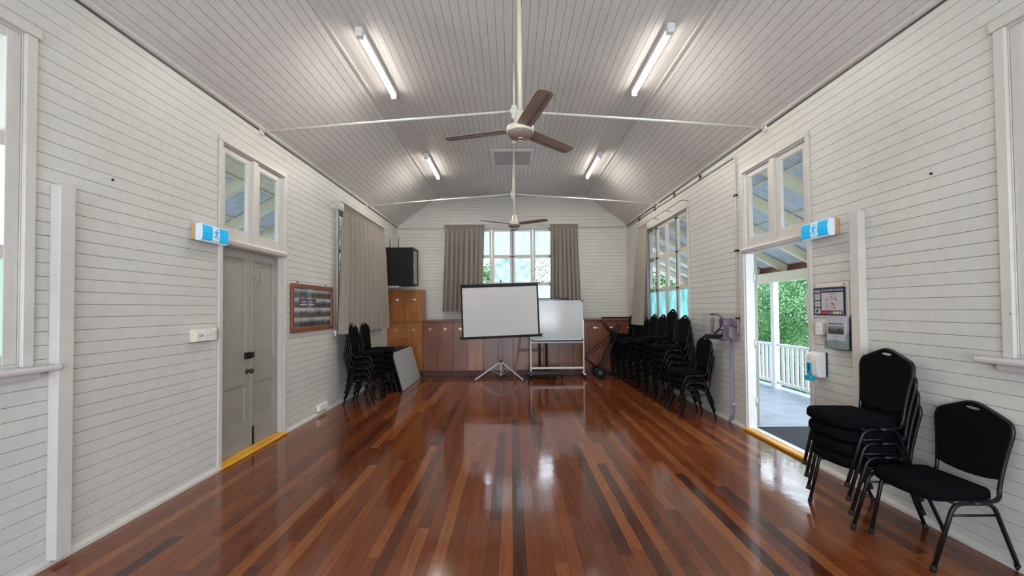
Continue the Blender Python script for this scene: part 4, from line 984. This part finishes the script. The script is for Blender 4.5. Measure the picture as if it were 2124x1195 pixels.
# ------------------------------------------------------------------ projection screen on tripod
t = thing('projection_screen', 'white pull-up projection screen on a silver tripod in front of the cupboards', 'projection screen', (-.215, 9.0, 0))
tl, tr_, br, bl = Vector((-1.031, 9.0, 1.935)), Vector((.546, 9.0, 1.977)), Vector((.581, 9.0, .949)), Vector((-1.002, 9.0, .889))
b = B(); b.poly([tl, tr_, br, bl], (0, .004, 0)); obj('screen_fabric', b, M['screen'], t)
b = B()
ox = lambda p, dx, dz: (p[0]+dx, 8.996, p[2]+dz)
e = .034
b.poly([ox(tl, -e, .045), ox(tr_, e, .045), ox(tr_, e, 0), ox(tl, -e, 0)], (0, .009, 0)); b.poly([ox(tl, -e, 0), ox(tl, .0, 0), ox(bl, 0, 0), ox(bl, -e, 0)], (0, .009, 0)); b.poly([ox(tr_, 0, 0), ox(tr_, e, 0), ox(br, e, 0), ox(br, 0, 0)], (0, .009, 0))
obj('black_border', b, M['blackp'], t)
b = B(); b.bar((-1.075, 9.0, 1.992), (.615, 9.0, 2.037), .02, .022, (0, 0, 1), .004); obj('top_bar', b, M['blackp'], t)
b = B(); b.bar((-1.07, 9.0, .868), (.655, 9.0, .930), .055, .05, (0, 0, 1), .012); obj('roller_case', b, M['blackp'], t)
b = B(); b.tube([(-.22, 9.055, .34), (-.20, 9.055, 2.06)], .011, 10); b.box(-.235, -.185, 9.02, 9.075, 1.98, 2.035, .004); obj('pole', b, M['alu'], t)
b = B(); b.tube([(-.21, 9.03, 2.03), (-.21, 9.02, 2.075)], .008, 8); b.lathe([(.012, 0), (.014, .02), (.004, .03)], (-.21, 9.02, 2.07), 'Z', 10); obj('hook', b, M['black'], t)
b = B(); b.lathe([(.022, 0), (.034, .006), (.034, .03), (.02, .04)], (-.22, 9.055, .355), 'Z', 16); obj('collar', b, M['black'], t)
b = B(); b.tube([(-.22, 9.055, .08), (-.22, 9.055, .36)], .014, 10); b.lathe([(.02, 0), (.02, .03)], (-.22, 9.055, .075), 'Z', 12); obj('lower_tube', b, M['alu'], t)
for fx, fy in ((-.77, 8.80), (.262, 8.70), (-.16, 9.45)):
    hub = Vector((-.22, 9.055, .37)); ft = Vector((fx, fy, .018)); dd = (ft-hub).normalized()
    b = B(); b.bar(hub+dd*.03, ft, .022, .014, (0, 0, 1), .003); lg = obj('leg', b, M['alu'], t)
    b = B(); b.tube([ft-dd*.03, ft+dd*.01], .015, 8); obj('rubber_foot', b, M['rubber'], lg)
    b = B(); b.bar((-.22, 9.055, .10), hub+dd*(ft-hub).length*.45, .010, .006); obj('brace', b, M['alu'], t)

# ------------------------------------------------------------------ whiteboard on wheels
t = thing('whiteboard', 'mobile whiteboard on a white castored stand, right of the projection screen', 'whiteboard', (.99, 9.17, 0))
wx0, wx1, wz0, wz1 = .452, 1.538, .815, 1.645
b = B(); b.box(wx0, wx1, 9.14, 9.16, wz0, wz1); obj('writing_surface', b, M['wboard'], t)
b = B()
for (a, c, e, f) in ((wx0-.01, wx1+.01, wz0-.012, wz0+.004), (wx0-.01, wx1+.01, wz1-.004, wz1+.012), (wx0-.012, wx0+.004, wz0, wz1), (wx1-.004, wx1+.012, wz0, wz1)): b.box(a, c, 9.132, 9.168, e, f, .003)
obj('aluminium_rim', b, M['alu'], t)
for x in (wx0, wx1):
    for z in (wz0, wz1):
        b = B(); b.box(x-.016, x+.016, 9.128, 9.172, z-.016, z+.016, .005); obj('corner_cap', b, M['blackp'], t)
b = B(); b.box(.47, 1.52, 9.08, 9.16, .785, .797, .002); b.box(.47, 1.52, 9.078, 9.084, .785, .806, .001); obj('pen_tray', b, M['blackp'], t)
for x in (.425, 1.562):
    b = B(); b.box(x-.012, x+.012, 9.138, 9.168, .10, 1.25, .004); obj('upright', b, M['white'], t)
b = B(); b.box(.437, 1.55, 9.14, 9.166, .745, .783, .003); obj('cross_rail', b, M['white'], t)
b = B(); b.box(.437, 1.55, 9.14, 9.166, .19, .228, .003); obj('cross_rail', b, M['white'], t)
for x in (.425, 1.562):
    b = B(); b.box(x-.02, x+.02, 8.98+.02, 9.38, .075, .100, .004); f = obj('foot_bar', b, M['white'], t)
    for y in (9.03, 9.35):
        b = B(); b.lathe([(.028, -.012), (.032, -.008), (.032, .008), (.028, .012)], (x, y, .034), 'X', 16); b.box(x-.018, x+.018, y-.015, y+.015, .05, .075); obj('castor', b, M['rubber'], f)
    b = B(); b.lathe([(.012, 0), (.018, .01), (.018, .02), (.01, .03)], (x+.012, 9.153, 1.23), 'X', 12); obj('pivot_knob', b, M['blackp'], t)

# television stand behind the whiteboard
t = thing('television_stand', 'black castored television trolley behind the whiteboard', 'television stand', (.70, 9.28, 0))
for x in (.625, .775):
    b = B(); b.tube([(x, 9.30, .12), (x, 9.30, 1.62)], .018, 12); obj('pillar', b, M['black'], t)
b = B(); b.box(.33, 1.10, 8.92, 8.99, .10, .155, .01); b.box(.47, .97, 8.98, 9.40, .103, .155, .01); obj('base', b, M['black'], t)
for x in (.37, 1.06):
    for y in (8.955, 9.36):
        b = B(); b.lathe([(.030, -.012), (.038, -.006), (.038, .006), (.030, .012)], (x if y < 9.1 else (.53 if x < .5 else .93), y, .039), 'X', 18); b.box((x if y < 9.1 else (.53 if x < .5 else .93))-.016, (x if y < 9.1 else (.53 if x < .5 else .93))+.016, y-.016, y+.016, .055, .10); obj('castor', b, M['rubber'], t)
b = B(); b.box(.58, .82, 9.26, 9.285, 1.2, 1.5, .004); obj('screen_bracket', b, M['black'], t)
t = thing('television', 'black flat television showing above top of the whiteboard', 'television', (.70, 9.23, 1.05))
b = B(); b.box(.16, 1.245, 9.215, 9.255, 1.06, 1.715, .006); obj('television_case', b, M['blackp'], t)
b = B(); b.box(.175, 1.23, 9.212, 9.2149, 1.075, 1.70); obj('display', b, mat('screen_black', (.006, .006, .007), .12), t)

# wooden easel
t = thing('easel', 'wooden easel leaning against the cupboards behind the whiteboard stand', 'easel', (.45, 9.43, 0))
for p, q in (((.075, 9.42, .0), (.24, 9.465, 1.03)), ((.90, 9.42, .0), (.72, 9.465, 1.03))):
    b = B(); b.bar(p, q, .045, .022, (0, 1, 0), .003); obj('leg', b, M['easel'], t)
b = B(); b.box(.17, .80, 9.425, 9.443, .535, .59, .003); obj('cross_bar', b, M['easel'], t)

# ------------------------------------------------------------------ chair trolley
t = thing('chair_trolley', 'black tubular chair trolley with rubber wheels standing before the right cupboards', 'trolley', (1.9, 9.15, 0))
for y in (9.0, 9.30):
    b = B(); b.bar((1.90, y, .15), (2.33, y, 1.13), .03, .03, (0, 1, 0), .004); obj('side_rail', b, M['black'], t)
    b = B(); b.tube(fillet([(1.85, y, .19), (1.57, y, .44), (2.14, y, .87), (2.22, y, .96)], .03), .012, 8); obj('brace', b, M['black'], t)
    b = B(); b.tube([(2.19, y, .93), (1.95, y, 1.235)], .013, 8); obj('handle_bar', b, M['black'], t)
    b = B(); b.tube([(1.87, y, .075), (2.22, y, .06)], .011, 8); obj('toe_bar', b, M['black'], t)
b = B()
for p in ((1.96, 1.225), (2.33, 1.12), (2.10, .62), (1.585, .44)): b.tube([(p[0], 9.0, p[1]), (p[0], 9.30, p[1])], .011, 8)
obj('cross_tube', b, M['black'], t)
b = B(); b.tube([(1.88, 8.97, .12), (1.88, 9.33, .12)], .010, 8); obj('axle', b, M['alu'], t)
for y in (8.955, 9.345):
    b = B(); b.lathe([(.05, -.018), (.095, -.022), (.113, -.016), (.118, 0), (.113, .016), (.095, .022), (.05, .018)], (1.88, y, .118), 'Y', 28); w_ = obj('wheel', b, M['rubber'], t)
    b = B(); b.lathe([(.01, -.032), (.03, -.028), (.052, -.020), (.052, .020), (.03, .028)], (1.88, y, .118), 'Y', 20); obj('hub', b, mat('hub_grey_blue', (.05, .06, .085), .4), w_)
b = B(); b.bar((2.15, 9.9, 1.262), (2.75, 9.95, 1.262), .25, .03, (0, 0, 1), .004); tag(obj('folded_banner', b, M['blackp'], base=(2.45, 9.9, 1.246)), 'flat black folded item lying on worktop in far right corner', 'folded item')

# ------------------------------------------------------------------ leaning folding tables
for i in range(5):
    off = .098*i
    ztop = .70; lean = .195; xb = -1.968-off; xt = xb-lean
    a = math.atan2(lean, ztop); nrm = Vector((math.cos(a), 0, math.sin(a)))
    lab = ['grey laminate folding table, outermost of the pile leaning by the chairs', 'second folding table of the leaning pile, tucked behind the grey one', 'middle folding table of the leaning pile', 'fourth folding table of the leaning pile, counted from the grey one', 'innermost folding table of the leaning pile, nearest the wall'][i]
    y0, y1 = 7.74+.035*i, 9.25+.02*i
    t = thing('folding_table', lab, 'folding table', (xb, (y0+y1)/2, 0), group='folding tables leaning beside the left wall')
    b = B(); P0, P1 = Vector((xb, 0, .008)), Vector((xt, 0, ztop)); th = nrm*-.022
    b.poly([(P0.x, y0, P0.z), (P0.x, y1, P0.z), (P1.x, y1, P1.z), (P1.x, y0, P1.z)], th); 
    obj('tabletop', b, M['table'] if i == 0 else M['edge'], t)
    dv = (P1-P0).normalized()
    for (yy0, yy1, s0, s1) in ((y0-.003, y0+.006, -.002, .73), (y1-.006, y1+.003, -.002, .73)):
        p = P0+dv*s0; q = P0+dv*s1
        b = B(); b.poly([(p.x, yy0, p.z), (p.x, yy1, p.z), (q.x, yy1, q.z), (q.x, yy0, q.z)], th); obj('edge_band', b, M['edge'], t)
    b = B(); c0 = th*1.9
    for yy in (y0+.12, y1-.12):
        p = P0+dv*.08+c0; q = P0+dv*.64+c0; b.tube([(p.x, yy, p.z), (q.x, yy, q.z)], .012, 8)
        p2 = P0+dv*.12+c0; b.tube([(p2.x, y0+.12, p2.z), (p2.x, y1-.12, p2.z)], .010, 8)
    obj('folded_legs', b, M['alu'] if i == 1 else M['black'], t)

# ------------------------------------------------------------------ chairs
def make_chair():
    t = thing('banquet_chair', 'x', 'chair')
    # seat cushion: rounded trapezoid, crowned
    b = B(); outl = []
    ctrl = [(-.115, -.165), (-.11, -.185), (.0, -.203), (.17, -.208), (.225, -.190), (.256, -.13), (.270, 0), (.256, .13), (.225, .190), (.17, .208), (.0, .203), (-.11, .185), (-.115, .165), (-.12, 0)]
    ctrl3 = [Vector((x, y, 0)) for x, y in ctrl]; pts = catmull(ctrl3+[ctrl3[0]], 4)[:-1]
    rings = [(.965, .388), (1.0, .396), (1.0, .425), (.985, .443), (.94, .455), (.80, .461), (.5, .464)]
    cx = .08; prev = None
    for sc, z in rings:
        ring = [b.bm.verts.new((cx+(p.x-cx)*sc, p.y*sc, z)) for p in pts]
        if prev:
            n = len(ring)
            for k in range(n):
                f = b.bm.faces.new((prev[k], prev[(k+1) % n], ring[(k+1) % n], ring[k])); f.smooth = True
        else: b.bm.faces.new(ring[::-1])
        prev = ring
    f = b.bm.faces.new(prev); f.smooth = True
    obj('seat', b, M['fab'], t)
    # back: outline in (w, z); x from z
    xb = lambda z: -.178-.135*(z-.45)
    side = [(.178, .44), (.182, .52), (.196, .64), (.213, .745), (.213, .785), (.197, .820), (.15, .845), (.085, .873), (.035, .893), (0, .898)]
    right = catmull([Vector((w, 0, z)) for w, z in side], 4)
    loop = [(p.x, p.z) for p in right]+[(-p.x, p.z) for p in reversed(right[:-1])]
    path = [Vector((xb(z), w, z)) for w, z in loop]
    path = catmull([Vector((.02, .205, .388)), Vector((-.08, .203, .386)), Vector((-.14, .196, .392)), Vector((-.172, .184, .42))], 3)[:-1]+path+list(reversed(catmull([Vector((.02, -.205, .388)), Vector((-.08, -.203, .386)), Vector((-.14, -.196, .392)), Vector((-.172, -.184, .42))], 3)[:-1]))
    b = B(); b.tube(path, .0115, 8); obj('back_frame', b, M['black'], t)
    # padded panel with a handle slot
    inn = [(p.x-.006 if p.x > .02 else p.x*.75, p.z-.004) for p in right if p.z > .505]
    inn = [(.176, .498)]+inn
    lower = [(.12, .484), (.06, .477), (0, .475), (-.06, .477), (-.12, .484)]
    outer = inn+[(-w, z) for w, z in reversed(inn[:-1])]+[(w, z) for w, z in reversed(lower)]
    hole = [(.050*math.cos(k*PI/8), .868+(.015 if math.sin(k*PI/8) < 0 else .006)*math.sin(k*PI/8)) for k in range(16)]
    bm = bmesh.new()
    def loop_edges(pl):
        vs = [bm.verts.new((xb(z)+.011, w, z)) for w, z in pl]
        return [bm.edges.new((vs[i], vs[(i+1) % len(vs)])) for i in range(len(vs))]
    ed = loop_edges(outer)+loop_edges(hole)
    bmesh.ops.triangle_fill(bm, edges=ed, use_beauty=True)
    r = bmesh.ops.extrude_face_region(bm, geom=bm.faces[:]); 
    for v in [g for g in r['geom'] if isinstance(g, bmesh.types.BMVert)]: v.co.x -= .020
    obj('backrest', bm, M['fab'], t)
    for s in (1, -1):
        U = fillet([(.245, s*.205, .004), (.135, s*.224, .386), (-.085, s*.224, .386), (-.245, s*.206, .004)], .055, 6)
        h = len(U)//2
        b = B(); b.tube(U[:h]+[(U[h-1]+U[h])/2], .0115, 8); l1 = obj('leg', b, M['black'], t)
        b = B(); b.tube([(U[h-1]+U[h])/2]+U[h:], .0115, 8); l2 = obj('leg', b, M['black'], t)
        for l, p in ((l1, Vector((.245, s*.205, 0))), (l2, Vector((-.245, s*.206, 0)))):
            b = B(); d = Vector((-.28 if p.x > 0 else .4, 0, 1)); b.tube([p+Vector((0, 0, .001)), p+d*.012, p+d*.035], [.015, .015, .0135], 8); obj('rubber_foot', b, M['rubber'], l)
        b = B(); b.tube([(.150, s*.220, .318), (-.108, s*.220, .318)], .007, 6); obj('stretcher', b, M['black'], t)
    b = B()
    for x in (.16-.04, -.06): b.tube([(x, -.224, .382), (x, .224, .382)], .008, 6)
    obj('seat_frame', b, M['black'], t)
    return t
chair0 = make_chair(); used = [False]
def place(x, y, z, rz, label, group):
    if not used[0]:
        used[0] = True; chair0.location = (x, y, z); chair0.rotation_euler = (0, 0, rz); chair0['label'] = label; chair0['group'] = group; return chair0
    return dup(chair0, (x, y, z), rz, label, group)
ordn = ['bottom', 'second', 'third', 'fourth', 'fifth', 'sixth', 'seventh']
def stack(x, y, n, rz, where, group, jit=.0):
    s = math.cos(rz); rnd = random.Random(int(y*100))
    for k in range(n):
        if n == 1: lab = where
        else:
            pos = 'topmost' if k == n-1 else ('bottom' if k == 0 else ordn[k]+' from bottom')
            lab = 'black padded chair, %s in %s' % (pos, where)
        place(x+s*.0125*k, y+rnd.uniform(-jit, jit), .0935*k, rz+rnd.uniform(-.01, .01)*(k > 0), lab, group)
place(2.602, 2.612, 0, PI, 'single black padded chair standing alone, nearest the viewer at bottom right', 'black stacking chairs')
stack(2.527, 3.075, 4, PI, 'four-high stack beside the open doorway', 'chairs stacked beside the doorway')
for y, n, w in ((5.925, 3, 'low stack nearest the far right window'), (6.50, 6, 'second stack along right wall behind the low one'), (6.96, 7, 'tallest stack below the right window'),
                (7.42, 6, 'fourth stack along right wall'), (7.88, 6, 'fifth stack along right wall'), (8.34, 5, 'sixth stack along right wall')):
    stack(2.50, y, n, PI, w, 'chairs stacked along the right wall', .006)
stack(2.50, 8.82, 5, PI, 'stack half covered by the gathered curtain', 'chairs stacked along the right wall', .004)
stack(2.49, 9.24, 6, PI, 'last stack in far right corner', 'chairs stacked along the right wall', .004)
stack(-2.395, 6.90, 5, 0, 'near stack under the left curtain', 'chairs stacked along the left wall', .006)
stack(-2.385, 7.44, 5, 0, 'second stack under the left curtain beside the tables', 'chairs stacked along the left wall', .006)

# ------------------------------------------------------------------ world, lamps, camera
w = bpy.data.worlds.new('overcast_sky'); bpy.context.scene.world = w; w.use_nodes = True
nt = w.node_tree; nt.nodes.clear()
out = nt.nodes.new('ShaderNodeOutputWorld'); bg = nt.nodes.new('ShaderNodeBackground')
tc = nt.nodes.new('ShaderNodeTexCoord'); sp = nt.nodes.new('ShaderNodeSeparateXYZ'); nt.links.new(tc.outputs['Generated'], sp.inputs[0])
r = ramp(nt, sp.outputs['Z'], [(0.0, (0.72, 0.80, 0.86)), (0.35, (0.78, 0.88, 1.0))])
nt.links.new(r.outputs[0], bg.inputs[0]); bg.inputs[1].default_value = 6.0; nt.links.new(bg.outputs[0], out.inputs[0])
def area(name, loc, rot, sx, sy, e, col):
    l = bpy.data.lights.new(name, 'AREA'); l.shape = 'RECTANGLE'; l.size = sx; l.size_y = sy; l.energy = e; l.color = col
    o = bpy.data.objects.new(name, l); C.objects.link(o); o.location = loc; o.rotation_euler = rot; return o
area('rear_fill', (0, YF+.15, 1.5), (math.radians(82), 0, 0), 4.6, 2.0, 135, (.64, .80, 1.0))       # added unseen lamp inside the rear wall, imitating window daylight
area('daylight_left_window', (XL-.8, 1.15, 1.6), (0, math.radians(-90), 0), 1.3, 1.6, 34, (.84, .92, 1.0))
area('daylight_right_window', (XR+.8, 1.15, 1.6), (0, math.radians(90), 0), 1.3, 1.6, 34, (.84, .92, 1.0))
for lx, ly, ll in LAMPS: area('tube_light', (lx, ly, ZC-.100), (0, 0, 0), .05, ll, 20 if ly < 6 else 29, (1.0, .95, .85))
area('rear_uplight', (0, YF+.3, .9), (math.radians(135), 0, 0), 4.6, 1.0, 105, (1.0, .95, .92))  # added unseen lamp behind the camera, tilted up to brighten the ceiling

cam = bpy.data.cameras.new('camera'); co = bpy.data.objects.new('camera', cam); C.objects.link(co)
Pt, Rl, Yw = [math.radians(a) for a in (1.1792, .48364, .17355)]
cp, sp_, cr, sr, cy, sy = math.cos(Pt), math.sin(Pt), math.cos(Rl), math.sin(Rl), math.cos(Yw), math.sin(Yw)
R = Matrix(((cr, -sr, 0), (sr, cr, 0), (0, 0, 1))) @ Matrix(((1, 0, 0), (0, cp, -sp_), (0, sp_, cp))) @ Matrix(((cy, 0, -sy), (0, 1, 0), (sy, 0, cy)))
sw = lambda v: Vector((v[0], v[2], v[1]))
rx, uy, fz = sw(R[0]), sw(R[1]), sw(R[2])
mw = Matrix((rx, uy, -fz)).transposed().to_4x4(); mw.translation = (0, 0, 1.5); co.matrix_world = mw
cam.sensor_fit = 'HORIZONTAL'; cam.sensor_width = 36; cam.lens = 880/2124*36; cam.shift_y = 24.06/2124; cam.clip_start = .05; cam.clip_end = 300
bpy.context.scene.camera = co
vs = bpy.context.scene.view_settings; vs.view_transform = 'Standard'; vs.look = 'None'; vs.exposure = 0.17; vs.gamma = 1.0

sc = bpy.context.scene.cycles
sc.use_adaptive_sampling = True; sc.adaptive_threshold = 0.025; sc.max_bounces = 9; sc.diffuse_bounces = 5; sc.glossy_bounces = 3; sc.transparent_max_bounces = 12; sc.use_denoising = True
